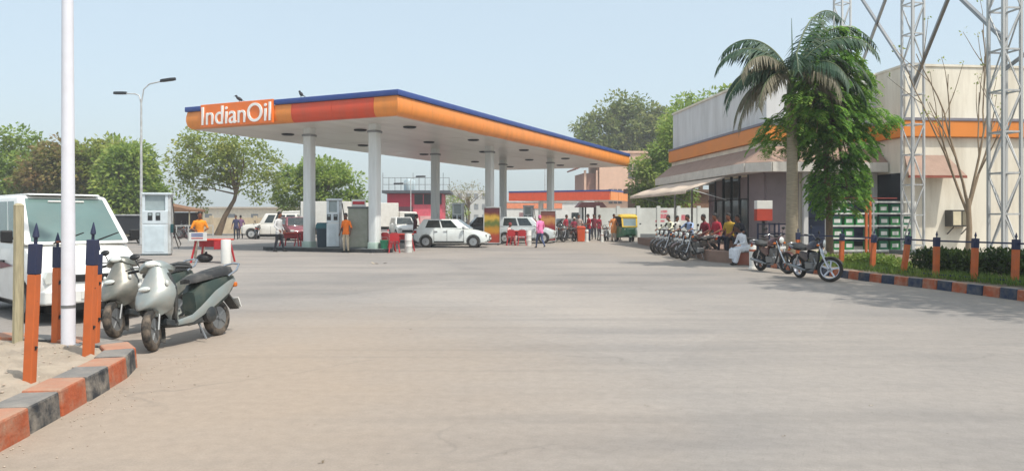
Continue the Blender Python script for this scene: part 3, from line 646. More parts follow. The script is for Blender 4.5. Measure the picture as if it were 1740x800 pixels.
# ================================================================ right railing fence
fpts = [G(1356, 446, .2), V((9.02, 20.5, .2)), V((9.1, 18.9, .2)), V((9.2, 17.6, .2)), V((9.35, 16.5, .2)), V((9.66, 15.65, .2)), V((9.98, 14.85, .2)), V((10.2, 13.6, .2)), V((10.35, 12.3, .2))]
for i, p in enumerate(fpts): p.z = .15
fence = thing('railing_fence', 'orange and navy post railing along the striped kerb at right', 'fence', (0, 0, 0))
lean = [(0, 0), (.03, 0), (.06, .02), (.16, .05), (.02, 0), (.05, .02), (.05, .03), (.02, 0), (0, 0)]
def post_parts(parent, h, w, ln, name='post'):
    """square orange post in two welded angles with navy cap and spike; local base at 0"""
    e = parent
    def at_(z): return V((ln[0] * z / h, ln[1] * z / h, z))
    MB().bar(at_(-.05), at_(h * .78), w, w).build('shaft', opaint, e, bevel=.006)
    MB().bar(at_(h * .781), at_(h), w * 1.06, w * 1.06).build('cap', navy, e, bevel=.006)
    MB().tube([at_(h), at_(h * 1.04), at_(h * 1.05), at_(h * 1.08), at_(h * 1.15)], [.014, .014, .026, .022, .003], 8).build('spike', navy, e, smooth=50)
for i, p in enumerate(fpts):
    e = MB().bar((-.02, -.01, .3), (.08, -.01, .3), .02, .05).build('post', opaint, fence); e.location = p
    post_parts(e, .92, .105, lean[i])
for i, (a, b) in enumerate(zip(fpts, fpts[1:])):
    for z in (.10, .84):
        k = z / .92; beam('rail', a + V((lean[i][0] * k, lean[i][1] * k + .07, z)), b + V((lean[i+1][0] * k, lean[i+1][1] * k + .07, z)), .035, navy, fence)
# left island posts (no rails left)
for lab, px, py, Y, h, ln, w in (('orange and navy post nearest the camera on the earth island', 50, 648, 6.05, 1.12, (.05, .0), .072),
        ('slim orange and navy post standing left of the white lamp pole', 95, 562, 8.0, 1.02, (.0, .03), .068),
        ('orange and navy post right of the white lamp pole', 150, 604, 7.2, 1.12, (.045, .0), .080),
        ('rusty orange post close behind the post right of the lamp pole', 161, 575, 7.78, .95, (.02, .02), .07)):
    t = thing('fence_post', lab, 'post', AT(px, Y, .17), 0, 'orange posts on the earth island')
    post_parts(t, h, w, ln)
    MB().bar((w / 2 - .005, 0, .25), (w / 2 + .02, 0, .29), .02, .02).build('bracket', K['darkm'], t); MB().bar((w / 2 - .005, 0, .62), (w / 2 + .022, 0, .66), .02, .02).build('bracket', K['darkm'], t)
pst = thing('wooden_post', 'pale weathered wooden post at the left edge before the van', 'post', AT(30, 7.9, .17), 0)
MB().tube([(0, 0, -.05), (.01, 0, .7), (.012, 0, 1.46)], [.052, .05, .048], 8).build('shaft', K['wood'], pst, smooth=40); MB().lathe([(.05, 1.46), (.03, 1.48), (.005, 1.485)], c=(.012, 0, 0), n=8).build('cap', K['wood'], pst)
lp = thing('lamp_pole', 'white painted lamp pole rising from the earth island', 'pole', AT(116, 7.75, .17), 0)
MB().tube([(0, 0, -.05), (0, 0, 1.0), (-.01, 0, 4.5), (-.02, 0, 9)], [.068, .066, .05, .034], 16).build('shaft', mat('pole_white', '#dcdde4', .45, var=.05, dirt='#a9a2a0', dirt_amt=.35, dirt_scale=3), lp, smooth=60)
MB().lathe([(.13, 0), (.13, .015), (.075, .02)], n=12).build('base_plate', K['steel'], lp); MB().lathe([(.07, .40), (.07, .43)], n=16).build('joint_ring', K['steel'], lp)
MB().tube([(-.05, 0, 1.08), (-.12, -.0, 1.08)], .012, 6).build('hook', mat('rusty', '#6b3d28', .8), lp)
MB().tube([(-.02, 0, 8.9), (.1, 0, 9.3), (.9, 0, 9.5)], .03, 8).build('arm', K['galv'], lp, smooth=60); MB().box((1.2, 0, 9.52), (.6, .2, .08)).build('lamp_head', K['darkm'], lp, bevel=.03)
# ================================================================ double armed street lamp
def street_lamp(label, loc, h, arms, r=.085, grp='street lamps round the yard'):
    t = thing('street_lamp', label, 'street lamp', loc, 0, grp)
    MB().tube([(0, 0, 0), (0, 0, h * .5), (0, 0, h)], [r, r * .8, r * .55], 10).build('pole', K['galv'], t, smooth=60)
    MB().lathe([(r * 2, 0), (r * 2, .03), (r * 1.2, .05)], n=10).build('base_plate', K['steel'], t)
    for dx, dy, dz, hs in arms:
        n_ = V((dx, dy, 0)).normalized()
        MB().tube([(0, 0, h - .3), (dx * .12, dy * .12, h + dz * .55), (dx * .4, dy * .4, h + dz * .85), (dx, dy, h + dz)], r * .42, 8).build('arm', K['galv'], t, smooth=60)
        e = V((dx, dy, h + dz)); MB().loft([[e + n_ * s + V((-n_.y, n_.x, 0)) * y * wq + V((0, 0, z + dz * .12 * s)) for y, z in ((-1, 0), (-.7, .10), (.7, .10), (1, 0), (.7, -.04), (-.7, -.04))] for s, wq in ((-.05, .06), (.1, .15), (.6, .17), (.8, .08))]).build('lamp_head', K['darkm'], t, smooth=40)
    return t
street_lamp('tall street lamp with two arms behind the grey dispenser', AT(240, 41, 0), 8.0, ((1.15, -.1, .95, 1), (-1.0, .3, .35, 1)))
# ================================================================ vegetation
def rv(rnd):
    while 1:
        p = V((rnd.uniform(-1, 1), rnd.uniform(-1, 1), rnd.uniform(-1, 1)))
        if .01 < p.length < 1: return p
def leafquad(mb, p, d, n, l, w):
    """pointed leaf: four-corner kite from p along d"""
    s = d.cross(n)
    if s.length < 1e-4: return
    s = s.normalized() * w
    o = len(mb.v); mb.v += [tuple(p), tuple(p + d * l * .5 + s), tuple(p + d * l), tuple(p + d * l * .5 - s)]; mb.f.append((o, o + 1, o + 2, o + 3)); mb.mi.append(0)
LM = dict(
 olive=leafmat('leaf_olive', ['#627433', '#829446', '#9ca552', '#b9b566'], .5),
 brownish=leafmat('leaf_brownish', ['#646a36', '#7a7f42', '#927f52', '#aa8660'], .45),
 fresh=leafmat('leaf_fresh', ['#5d7434', '#7b9646', '#9aac54', '#bcc06c'], .5),
 deep=leafmat('leaf_deep', ['#586a3c', '#728348', '#8c9456', '#a8a66a'], .45),
 spray=leafmat('leaf_spray', ['#3f6630', '#5c8a3a', '#82a84a', '#b6c868'], .5),
 palm=leafmat('leaf_palm', ['#22382a', '#33503a', '#4a624a', '#7a7a66'], .25),
 hedge=leafmat('leaf_hedge', ['#1f2f14', '#2f441c', '#455a24', '#5c6a2e']),
 grass=leafmat('leaf_grass', ['#456024', '#5f7a32', '#7f9442', '#a4a65a']))
def tree(label, loc, trunk, tr, blobs, mat_, seed, nclump, per, ls, name='leafy_tree', cat='tree', group=None, limbs=9, crad=.8):
    """trunk polyline, limbs to the crown, leaf clumps through several uneven lobes"""
    rnd = random.Random(seed); t = thing(name, label, cat, loc, 0, group)
    mb = MB(); k = len(trunk); rad = [tr * (1 - .55 * i / (k - 1)) for i in range(k)]; rad[0] *= 1.25
    mb.tube(trunk, rad, 9); top = V(trunk[-1]); mid = V(trunk[-2]); cl = []
    tot = sum(b[1][0] * b[1][1] * b[1][2] for b in blobs)
    for c, rd in blobs:
        n = max(3, int(nclump * rd[0] * rd[1] * rd[2] / tot))
        for _ in range(n):
            q = rv(rnd); q = q.normalized() * (q.length ** .45) 
            cl.append(V(c) + V((q.x * rd[0], q.y * rd[1], q.z * rd[2])))
    for i in range(limbs):
        e = cl[rnd.randrange(len(cl))]; s = top.lerp(mid, rnd.random() * .8); m_ = s.lerp(e, .5) + V((rnd.uniform(-.3, .3), rnd.uniform(-.3, .3), .25))
        mb.tube([s, m_, e], [tr * .34, tr * .2, tr * .06], 6)
    mb.build('trunk', K['bark'], t, smooth=60)
    lb = MB()
    for c in cl:
        r0 = crad * rnd.uniform(.55, 1.25); cv = rv(rnd)
        for _ in range(int(per * rnd.uniform(.6, 1.3))):
            q = rv(rnd); p = c + q * r0; p.z = c.z + q.z * r0 * .7
            d = (q.normalized() + rv(rnd) * .8 + V((0, 0, -.25))).normalized(); n_ = (V((0, 0, 1)) + rv(rnd) * .9).normalized()
            leafquad(lb, p, d, n_, ls * rnd.uniform(.7, 1.4), ls * rnd.uniform(.22, .4))
    me = bpy.data.meshes.new('crown'); me.from_pydata(lb.v, [], lb.f); me.materials.append(mat_); obj('crown', me, t)
    return t
# row at far left
GL = 'trees along the left boundary'
L = [
 ('wide light green tree at the left edge behind the van', AT(20, 62), [(0, 0, 0), (.1, 0, 1.6), (.3, 0, 3.2)], .28, [((-2, 0, 5.2), (3.2, 3, 2.7)), ((1.6, .5, 4.6), (2.4, 2.6, 2.4)), ((0, 0, 6.9), (2.2, 2.2, 1.6)), ((-1, 0, 2.6), (3.2, 2.5, 1.3))], 'fresh', 1),
 ('brown tinged tree behind the lamp pole top', AT(105, 60), [(0, 0, 0), (-.1, 0, 1.4), (.2, 0, 3)], .25, [((-.5, 0, 5), (2.4, 2.4, 2.3)), ((1, 0, 4.2), (2.2, 2.2, 2)), ((.3, 0, 6.3), (1.5, 1.5, 1.4)), ((0, 0, 2.4), (2.6, 2.2, 1.2))], 'brownish', 2),
 ('olive tree rising behind the roof of the white van', AT(178, 61), [(0, 0, 0), (.1, 0, 1.5), (0, 0, 3.1)], .25, [((0, 0, 5.1), (2.6, 2.5, 2.5)), ((1.2, 0, 6.6), (1.6, 1.6, 1.3)), ((-1.3, 0, 4.2), (2, 2, 1.8)), ((0, 0, 2.3), (2.8, 2.2, 1.3))], 'olive', 3),
 ('dense green tree just left of the double street lamp', AT(222, 58), [(0, 0, 0), (0, 0, 1.3), (.1, 0, 2.8)], .24, [((-.3, 0, 4.3), (1.9, 2.2, 2.5)), ((.2, 0, 6.2), (1.3, 1.5, 1.3)), ((1.6, 0, 3.2), (.9, 1.2, .9)), ((-.2, 0, 2.2), (2.0, 2.2, 1.4))], 'fresh', 4),
]
for lab, loc, tr, r0, bl, m_, sd_ in L: tree(lab, loc, tr, r0, bl, LM[m_], sd_, 190, 80, .34, group=GL, crad=.95)
tree('slanting tree with open crown left of the canopy lettering', AT(372, 64), [(-.1, 0, 0), (.5, 0, 1.6), (1.3, 0, 3.0), (1.7, 0, 4.4)], .26, [((-.8, 0, 6.0), (2.8, 2.4, 1.9)), ((2.0, 0, 6.3), (2.7, 2.4, 1.7)), ((-1.8, 0, 7.9), (1.5, 1.6, 1.2)), ((1.6, 0, 7.9), (2.0, 1.8, 1.0)), ((-2.4, 0, 4.2), (1.5, 1.4, 1.4)), ((-3.0, 0, 6.6), (1.2, 1.2, 1.6)), ((3.7, 0, 4.4), (1.5, 1.4, 1.5)), ((4.6, 0, 5.8), (.9, 1, 1.2)), ((-2.2, 0, 2.9), (.8, .9, .8))], LM['olive'], 5, 200, 46, .28, limbs=16, crad=.85)
tree('bright green tree behind the two front columns', AT(538, 68), [(0, 0, 0), (.1, 0, 1.4), (0, 0, 2.7)], .27, [((-1.6, 0, 4.1), (2.2, 2.4, 2.0)), ((1.3, 0, 4.4), (2.4, 2.4, 2.0)), ((.2, 0, 5.6), (2.0, 2, 1.3)), ((2.8, 0, 2.9), (1.4, 1.4, 1.2))], LM['fresh'], 6, 170, 80, .32, crad=.85)
tree('small bush behind the middle of the canopy', AT(764, 92), [(0, 0, 0), (0, 0, .5), (0, 0, 1.1)], .12, [((0, 0, 2.2), (1.9, 1.8, 1.7))], LM['fresh'], 7, 60, 40, .24, name='bush', cat='bush', crad=.7)
tree('pale bare looking tree far behind the canopy', AT(795, 118), [(0, 0, 0), (.2, 0, 2), (0, 0, 4)], .22, [((-1.5, 0, 5.2), (2, 2, 2)), ((1.2, 0, 5.6), (2.2, 2, 1.6))], LM['brownish'], 17, 70, 14, .24, limbs=22, crad=.8)
tt_ = tree('tall spreading tree behind the far end of the canopy', AT(1062, 122), [(0, 0, 0), (.2, 0, 3), (0, 0, 6.2)], .45, [((-2.6, 0, 10.2), (3.2, 3.2, 2.6)), ((1.0, 0, 11.4), (3.6, 3.2, 3.0)), ((4.2, 0, 10.4), (3, 3, 2.6)), ((0, 0, 8.6), (4.6, 3.4, 2.0)), ((-.4, 0, 13.4), (2.0, 2, 1.4))], LM['deep'], 8, 320, 80, .38, limbs=14, crad=1.1)
tree('bright green tree right behind the pale boundary wall', AT(1128, 60.5), [(0, 0, 0), (.1, 0, 1.6), (-.1, 0, 3.2)], .28, [((-.6, 0, 4.8), (2.0, 2.2, 2.2)), ((1.2, 0, 6.6), (2.2, 2.4, 2.4)), ((2.0, 0, 8.6), (2.0, 2.2, 1.4)), ((.2, 0, 3.4), (2.0, 1.8, 1.2)), ((-1.4, 0, 3.7), (1.1, 1.3, 1.2))], LM['fresh'], 9, 210, 85, .28, crad=.85)
t2_ = tree('light green tree top showing above the shop parapet', AT(1190, 74), [(0, 0, 0), (0, 0, 3), (.1, 0, 6)], .3, [((0, 0, 9.4), (2.6, 2.6, 2.2)), ((1.8, 0, 10.6), (2, 2, 1.4)), ((-1, 0, 7.6), (2, 2, 1.8))], LM['fresh'], 10, 130, 70, .36, crad=1.0)
tt_.scale = (1.44,) * 3; t2_.scale = (1.18,) * 3
# small far trees for the skyline right and left of the frame as well
for lab, px, Y, sd_ in (('dark tree behind the shop at the right edge', 1712, 41, 31), ('round tree far left outside the boundary row', -140, 60, 32)):
    tree(lab, AT(px, Y), [(0, 0, 0), (0, 0, 1.5), (0, 0, 3)], .25, [((0, 0, 4), (2.4, 2.4, 2.2)), ((.8, 0, 2.8), (2.2, 2, 1.4))], LM['deep'], sd_, 110, 40, .24, crad=.8)

for lab, x, y, sd_ in (('tall shade tree beyond the right end of the railing', 13.2, 9.6, 41), ('tall shade tree growing right of the lattice tower leg', 12.3, 12.9, 42)):
    tree(lab, (x, y, .15), [(0, 0, 0), (.1, 0, 2), (0, 0, 4.2)], .22, [((-.6, 0, 7.6), (2.2, 2.4, 1.1)), ((-1.2, .6, 8.4), (1.8, 1.8, 1.0)), ((.6, -.8, 7.0), (1.8, 1.8, 1.0))], LM['deep'], sd_, 110, 60, .2, group='shade trees at right', crad=.7)
# weeping leafy tree beside the palm: drooping feathery sprays
def spray_tree(label, loc, trunk, tr, blobs, mat_, seed, nspray, name='feathery_tree'):
    rnd = random.Random(seed); t = thing(name, label, 'tree', loc, 0)
    mb = MB(); rad = [tr * (1 - .6 * i / (len(trunk) - 1)) for i in range(len(trunk))]; mb.tube(trunk, rad, 9); lb = MB(); anchors = []
    tot = sum(b[1][0] * b[1][1] * b[1][2] for b in blobs)
    for c, rd in blobs:
        for _ in range(int(nspray * rd[0] * rd[1] * rd[2] / tot)):
            q = rv(rnd); q = q.normalized() * q.length ** .5; anchors.append((V(c) + V((q.x * rd[0], q.y * rd[1], q.z * rd[2])), V((q.x, q.y, 0))))
    for a, out in anchors:
        d = (out.normalized() * .7 + V((rnd.uniform(-.6, .6), rnd.uniform(-.6, .6), rnd.uniform(-.1, .35)))).normalized(); p = a.copy(); ln = rnd.uniform(.3, .62); st_ = 8
        for i in range(st_):
            d = (d + V((0, 0, -.19))).normalized(); p = p + d * ln / st_; sd1 = d.cross(V((0, 0, 1)))
            if sd1.length < .1: sd1 = V((1, 0, 0))
            sd1.normalize(); l = .17 * (1 - abs(i / st_ - .4)) * rnd.uniform(.8, 1.3)
            for s in (-1, 1): leafquad(lb, p, (sd1 * s + d * .7 + V((0, 0, -.25))).normalized(), (V((0, 0, 1)) + rv(rnd) * .5).normalized(), l, l * .24)
        if rnd.random() < .05: mb.tube([V(trunk[-1]).lerp(V(trunk[1]), rnd.random() * .6), a * .6 + V(trunk[-1]) * .4, a], [tr * .3, tr * .18, tr * .06], 5)
    mb.build('trunk', K['bark'], t, smooth=60)
    me = bpy.data.meshes.new('crown'); me.from_pydata(lb.v, [], lb.f); me.materials.append(mat_); obj('crown', me, t)
spray_tree('bright green feathery tree crowding the right side of the palm', AT(1402, 23.0, .16), [(.15, 0, 0), (.12, 0, 1.6), (0, 0, 3.4), (.0, 0, 5.9)], .12,
    [((.15, 0, 6.6), (.6, .7, .75)), ((.2, 0, 5.7), (.85, .9, .7)), ((.15, 0, 4.6), (1.1, 1.0, .7)), ((-1.1, -.2, 4.1), (.8, .6, .45)), ((-1.6, -.2, 3.7), (.5, .5, .35)), ((.3, 0, 3.6), (1.0, .9, .6)), ((.45, 0, 2.4), (.7, .7, .95)), ((1.3, 0, 4.4), (.75, .6, .33)), ((.85, 0, 5.4), (.5, .6, .6)), ((-.75, -1.3, 4.9), (.65, .4, .7)), ((-.7, -1.3, 4.15), (.7, .4, .45)), ((-.35, -1.2, 5.8), (.5, .4, .6))], LM['spray'], 11, 2000)
# palm
def palm(label, loc, H, fronds, seed):
    rnd = random.Random(seed); t = thing('palm_tree', label, 'palm', loc, 0)
    pts = [(0, 0, -.05), (.0, 0, .5), (.02, 0, 1.5), (.03, 0, 3.0), (0, 0, H - .9), (-.02, 0, H)]
    mb = MB(); zs = [i / 24 for i in range(25)]
    mb.tube([(.02 * math.sin(z * 3), 0, z * H) for z in zs], [(.19 - .055 * z) * (1 + .035 * (i % 2)) for i, z in enumerate(zs)], 12); mb.build('trunk', K['palmbark'], t, smooth=60)
    MB().tube([(0, 0, H - .02), (0, 0, H + .5), (0, 0, H + 1.0)], [.15, .13, .05], 10).build('crownshaft', mat('palm_shaft', '#5b6b45', .5), t, smooth=60)
    MB().tube([(0, 0, H + .95), (.02, 0, H + 1.6), (.0, 0, H + 2.5)], [.03, .02, .006], 6).build('spear', mat('palm_spear', '#4f6648', .5), t)
    for az, el, ln, dry in fronds:
        lb = MB(); a = R(az); d = V((math.cos(a) * math.cos(R(el)), math.sin(a) * math.cos(R(el)), math.sin(R(el)))); p = V((0, 0, H + .75)); n = 26; rp = [p.copy()]
        side = V((-math.sin(a), math.cos(a), 0))
        for i in range(n):
            g = .055 + .10 * (i / n) ** 1.2; d = (d + V((0, 0, -g))).normalized(); p = p + d * ln * .92 / n; rp.append(p.copy())
            f = (i + 1) / n
            if f < .14: continue
            l = .78 * math.sin(min(1, f * 1.15 + .1) * math.pi * .93) ** .5 * rnd.uniform(.85, 1.1)
            for s in (-1, 1):
                for q in (0, .5):
                    pp = p - d * ln / n * q; dirn = (side * s * rnd.uniform(.55, .85) + d * .55 + V((0, 0, -.75 + rnd.uniform(-.25, .3)))).normalized()
                    m1 = pp + dirn * l * .5; e = m1 + (dirn + V((0, 0, -.5))).normalized() * l * .5; wv = d * .03
                    lb.add([pp - wv * .6, pp + wv * .6, m1 + wv, m1 - wv], [(0, 1, 2, 3)]); lb.add([m1 - wv, m1 + wv, e], [(0, 1, 2)])
        k = len(lb.v); lb.tube(rp, [.03 * (1 - .85 * i / n) + .004 for i in range(n + 1)], 5, mi=1)
        me = bpy.data.meshes.new('frond'); me.from_pydata(lb.v, [], lb.f); me.polygons.foreach_set('material_index', lb.mi)
        me.materials.append(leafmat('leaf_palm_dry', ['#5c5a48', '#77715c', '#8f8670'], .2) if dry else LM['palm']); me.materials.append(mat('palm_rachis', '#5d6a48', .6)); obj('frond', me, t)
palm('tall grey trunked palm with drooping fronds before the shop corner', AT(1345, 22.2, .16), 4.75,
     [(176, 58, 3.0, 0), (188, 30, 2.9, 0), (160, 40, 2.6, 0), (205, 50, 2.6, 1), (30, 76, 3.9, 0), (10, 66, 4.0, 0), (-30, 60, 3.2, 0), (150, 68, 3.0, 0), (-10, 34, 2.9, 0), (60, 42, 2.5, 0), (-55, 40, 2.5, 0), (255, 50, 2.4, 0), (300, 30, 2.4, 1), (100, 55, 2.6, 0), (184, 4, 2.7, 1), (172, 12, 2.6, 1), (-18, 8, 2.5, 1), (350, 48, 3.0, 0), (215, 20, 2.3, 1), (4, 20, 2.6, 1)], 5)
# bare sapling before the cream wall
def bare_tree(label, loc, seed, h):
    rnd = random.Random(seed); t = thing('bare_tree', label, 'tree', loc, 0); mb = MB(); mb.tube([(0, 0, -.05), (.04, 0, 1.0), (0, 0, 2.0)], [.11, .09, .075], 9)
    tips = []
    def grow(p, d, l, r, k):
        q = [p]; 
        for i in range(4): d = (d + rv(rnd) * .12 + V((0, 0, .03))).normalized(); p = p + d * l / 4; q.append(p)
        mb.tube(q, [r * (1 - .13 * i) for i in range(5)], 6)
        if k == 0: tips.append(p); return
        for j in range(3 if k > 1 else 2): grow(q[2 + j % 3], (d + rv(rnd) * .65 + V((0, 0, .15))).normalized(), l * rnd.uniform(.55, .8), r * .55, k - 1)
    for dx, dy, l in ((-.35, .1, 3.0), (.12, -.1, 3.6), (.42, .15, 2.7), (-.12, .2, 3.4)): grow(V((0, 0, 1.3 + rnd.random() * .6)), V((dx, dy, 1)).normalized(), l, .05, 2)
    mb.build('trunk', mat('pale_bark', '#8d7c66', .9, var=.2, bump=.4), t, smooth=60)
    lb = MB()
    for p in tips:
        for _ in range(5): leafquad(lb, p + rv(rnd) * .15, rv(rnd).normalized(), rv(rnd).normalized(), .11, .03)
    me = bpy.data.meshes.new('sparse_leaves'); me.from_pydata(lb.v, [], lb.f); me.materials.append(LM['olive']); obj('sparse_leaves', me, t)
bare_tree('thin almost leafless tree before the cream wall of the shop', AT(1645, 25.5, .16), 4, 6)
# hedge clumps and grass behind the railing
def hedge(label, pts, w, h, n, m_, seed):
    rnd = random.Random(seed); t = thing('hedge', label, 'hedge', pts[0], 0, 'clipped shrubs behind the railing'); lb = MB(); o = V(pts[0])
    for i in range(n):
        k = rnd.random() * (len(pts) - 1); a = V(pts[int(k)]).lerp(V(pts[int(k) + 1]), k - int(k)) - o
        y = rnd.uniform(-1, 1); z = rnd.random() ** .7; hh = h * (1 - .25 * y * y) * (.85 + .25 * math.sin(a.x * 3 + a.y * 2.3))
        p = a + V((rnd.uniform(-.3, .3), y * w / 2, z * hh)); d = (rv(rnd) + V((0, -.2, .5))).normalized()
        leafquad(lb, p, d, (V((0, -.3, 1)) + rv(rnd)).normalized(), rnd.uniform(.06, .13), rnd.uniform(.016, .034))
    me = bpy.data.meshes.new('foliage'); me.from_pydata(lb.v, [], lb.f); me.materials.append(LM[m_]); obj('foliage', me, t)
    mb = MB()
    for i in range(14):
        k = (i + .5) / 14 * (len(pts) - 1); a = V(pts[int(k)]).lerp(V(pts[int(k) + 1]), k - int(k)) - o; mb.tube([a, a + V((rnd.uniform(-.1, .1), rnd.uniform(-.1, .1), h * .8))], [.02, .006], 5)
    mb.build('stems', K['bark'], t)
hedge('dark clipped hedge between the air conditioner and the right railing posts', [(9.7, 17.6, .16), (10.4, 16.6, .16)], .9, .72, 5200, 'hedge', 1)
hedge('dark clipped hedge behind the rightmost railing posts', [(10.5, 16.4, .16), (11.2, 15.4, .16), (12, 14.6, .16)], 1.0, .78, 7000, 'hedge', 2)
hedge('low yellow green shrub behind the leaning railing post', [(9.25, 22.5, .16), (9.6, 20.2, .16), (9.75, 18.6, .16)], .7, .34, 4200, 'grass', 3)
rnd = random.Random(8); lb = MB()
ps = smooth_path([(9.0, 22.0), (9.15, 19.4), (9.3, 17.6), (9.75, 16.0), (10.2, 14.4), (10.5, 12)], .1)
for p in ps:
    for _ in range(70):
        a = V((p.x + rnd.uniform(-.45, .5), p.y + rnd.uniform(-.2, .2), .15)); d = V((rnd.uniform(-.5, .5), rnd.uniform(-.5, .5), 1)).normalized(); leafquad(lb, a, d, rv(rnd).normalized(), rnd.uniform(.08, .26), .008)
me = bpy.data.meshes.new('grass'); me.from_pydata(lb.v, [], lb.f); me.materials.append(LM['grass']); tag(obj('grass', me), 'short tufted grass along the railing behind the striped kerb', 'grass', kind='stuff')
# loose stones and dry litter on the island
rnd = random.Random(21); sb_ = MB()
for _ in range(220):
    x, y = rnd.uniform(-7, -3.75), rnd.uniform(4.6, 8.0)
    if x > -3.75 - max(0, (y - 7)) * .9: continue
    r0 = rnd.uniform(.004, .015); sb_.ell((x, y, .185), (r0 * rnd.uniform(.8, 1.8), r0, r0 * .6), rot(rnd.uniform(0, 360)), 6, 4)
for _ in range(90):
    k = rnd.random() * 3.6 + 4.4; sb_.ell((-3.2 - (k - 4.4) * .13 + rnd.uniform(0, .5) ** 2 * 2, k, .004), (rnd.uniform(.003, .009),) * 2 + (.005,), None, 6, 4)
tag(sb_.build('loose_stones', mat('stone_chips', '#a8998a', .9, var=.25, scale=20), smooth=60), 'scattered small stones and dust crumbs on the earth island', 'stones', kind='stuff')

lt = MB(); rnd = random.Random(77)
for px, py, s in ((545, 786, .03), (530, 720, .025), (333, 604, .03), (330, 655, .02), (640, 448, .25), (1100, 690, .02), (1330, 740, .02), (700, 560, .03), (420, 640, .02), (980, 600, .02), (1240, 600, .025), (480, 540, .03), (860, 770, .015), (1480, 690, .02)):
    g = G(px, py)
    for _ in range(3):
        o = V((rnd.uniform(-1, 1) * s, rnd.uniform(-1, 1) * s, .004)); a = rnd.uniform(0, 6.28); dx = V((math.cos(a), math.sin(a), rnd.uniform(.05, .4))) * s * .6; dy = V((-math.sin(a), math.cos(a), rnd.uniform(.05, .3))) * s * .35
        q = len(lt.v); lt.v += [tuple(g + o), tuple(g + o + dx), tuple(g + o + dx + dy), tuple(g + o + dy)]; lt.f.append((q, q + 1, q + 2, q + 3)); lt.mi.append(0)
tag(lt.build('litter', leafmat('litter_bits', ['#3a342c', '#7a6a54', '#c9c2b4'], .1)), 'scattered dry leaves and scraps on the forecourt', 'litter', kind='stuff')
# ================================================================ vehicles
RY = rot(90, 'X')      # local z of a lathe to world y
def wheel(parent, name, x, y, r, w, rim_m, tyre_m, spokes=5, rr=.62, style='disc'):
    """wheel with tyre and rim sub-parts, axle along y"""
    hb = MB().lathe([(r * .12, -w * .6), (r * .12, w * .6)], r=RY, n=10).build(name, K['steel'], parent, smooth=40); hb.location = (x, y, r)
    tb = MB(); pr = [(r * rr, -w / 2), (r * .9, -w * .5), (r * .985, -w * .34), (r, -w * .12), (r, w * .12), (r * .985, w * .34), (r * .9, w * .5), (r * rr, w / 2), (r * rr * .97, 0), (r * rr, -w / 2)]
    tb.loft([[RY @ V((math.cos(6.28318 * k / 28) * q, math.sin(6.28318 * k / 28) * q, hh)) for k in range(28)] for q, hh in pr], 0, False); tb.build('tyre', tyre_m, hb, smooth=50)
    mb = MB(); q = r * rr
    if style == 'disc':
        mb.lathe([(q, -w * .42), (q * .93, -w * .36), (q * .86, -w * .2), (q * .5, -w * .3), (q * .25, -w * .36), (q * .0, -w * .36)], r=RY, n=20)
        mb.lathe([(q, w * .42), (q * .93, w * .36), (q * .86, w * .2), (q * .5, w * .3), (q * .25, w * .36), (q * .0, w * .36)], r=RY, n=20)
        for k in range(spokes):
            a = 6.283 * k / spokes
            for s in (-1, 1): mb.bar((math.cos(a) * q * .2, s * w * .36, math.sin(a) * q * .2), (math.cos(a) * q * .92, s * w * .36, math.sin(a) * q * .92), q * .22, w * .08)
    else:
        mb.torus((0, 0, 0), q * .97, q * .07, RY, 24, 6, flat=w / (q * .14) * .8)
        for k in range(spokes):
            a = 6.283 * k / spokes + .3; mb.bar((math.cos(a) * q * .1, 0, math.sin(a) * q * .1), (math.cos(a) * q * .96, 0, math.sin(a) * q * .96), q * .2, w * .35)
        mb.lathe([(q * .2, -w * .5), (q * .26, -w * .3), (q * .26, w * .3), (q * .2, w * .5)], r=RY, n=14)
    mb.build('rim', rim_m, hb, smooth=40)
    return hb
def ring12(x, hw, zb, zt, cr=.03, bw=.8, tw=.82):
    zm = zb + (zt - zb) * .45
    return [V((x, y, z)) for y, z in ((-hw * bw, zb), (-hw * .97, zb + .07), (-hw, zm), (-hw * .985, zt - (zt - zb) * .18), (-hw * .94, zt - .03), (-hw * tw, zt), (0, zt + cr), (hw * tw, zt), (hw * .94, zt - .03), (hw * .985, zt - (zt - zb) * .18), (hw, zm), (hw * .97, zb + .07), (hw * bw, zb))]
def patch(q, u0, u1, v0, v1, off=.008, th=.012):
    """thin slab lying on a quad (a,b,c,d; u along ab, v along ad)"""
    a, b, c, d = [V(p) for p in q]
    def s(u, v): return a.lerp(b, u).lerp(d.lerp(c, u), v)
    n = (b - a).cross(d - a).normalized(); p = [s(u0, v0), s(u1, v0), s(u1, v1), s(u0, v1)]
    return MB().add([x + n * off for x in p] + [x - n * th for x in p], [(0, 1, 2, 3), (7, 6, 5, 4), (0, 4, 5, 1), (1, 5, 6, 2), (2, 6, 7, 3), (3, 7, 4, 0)])
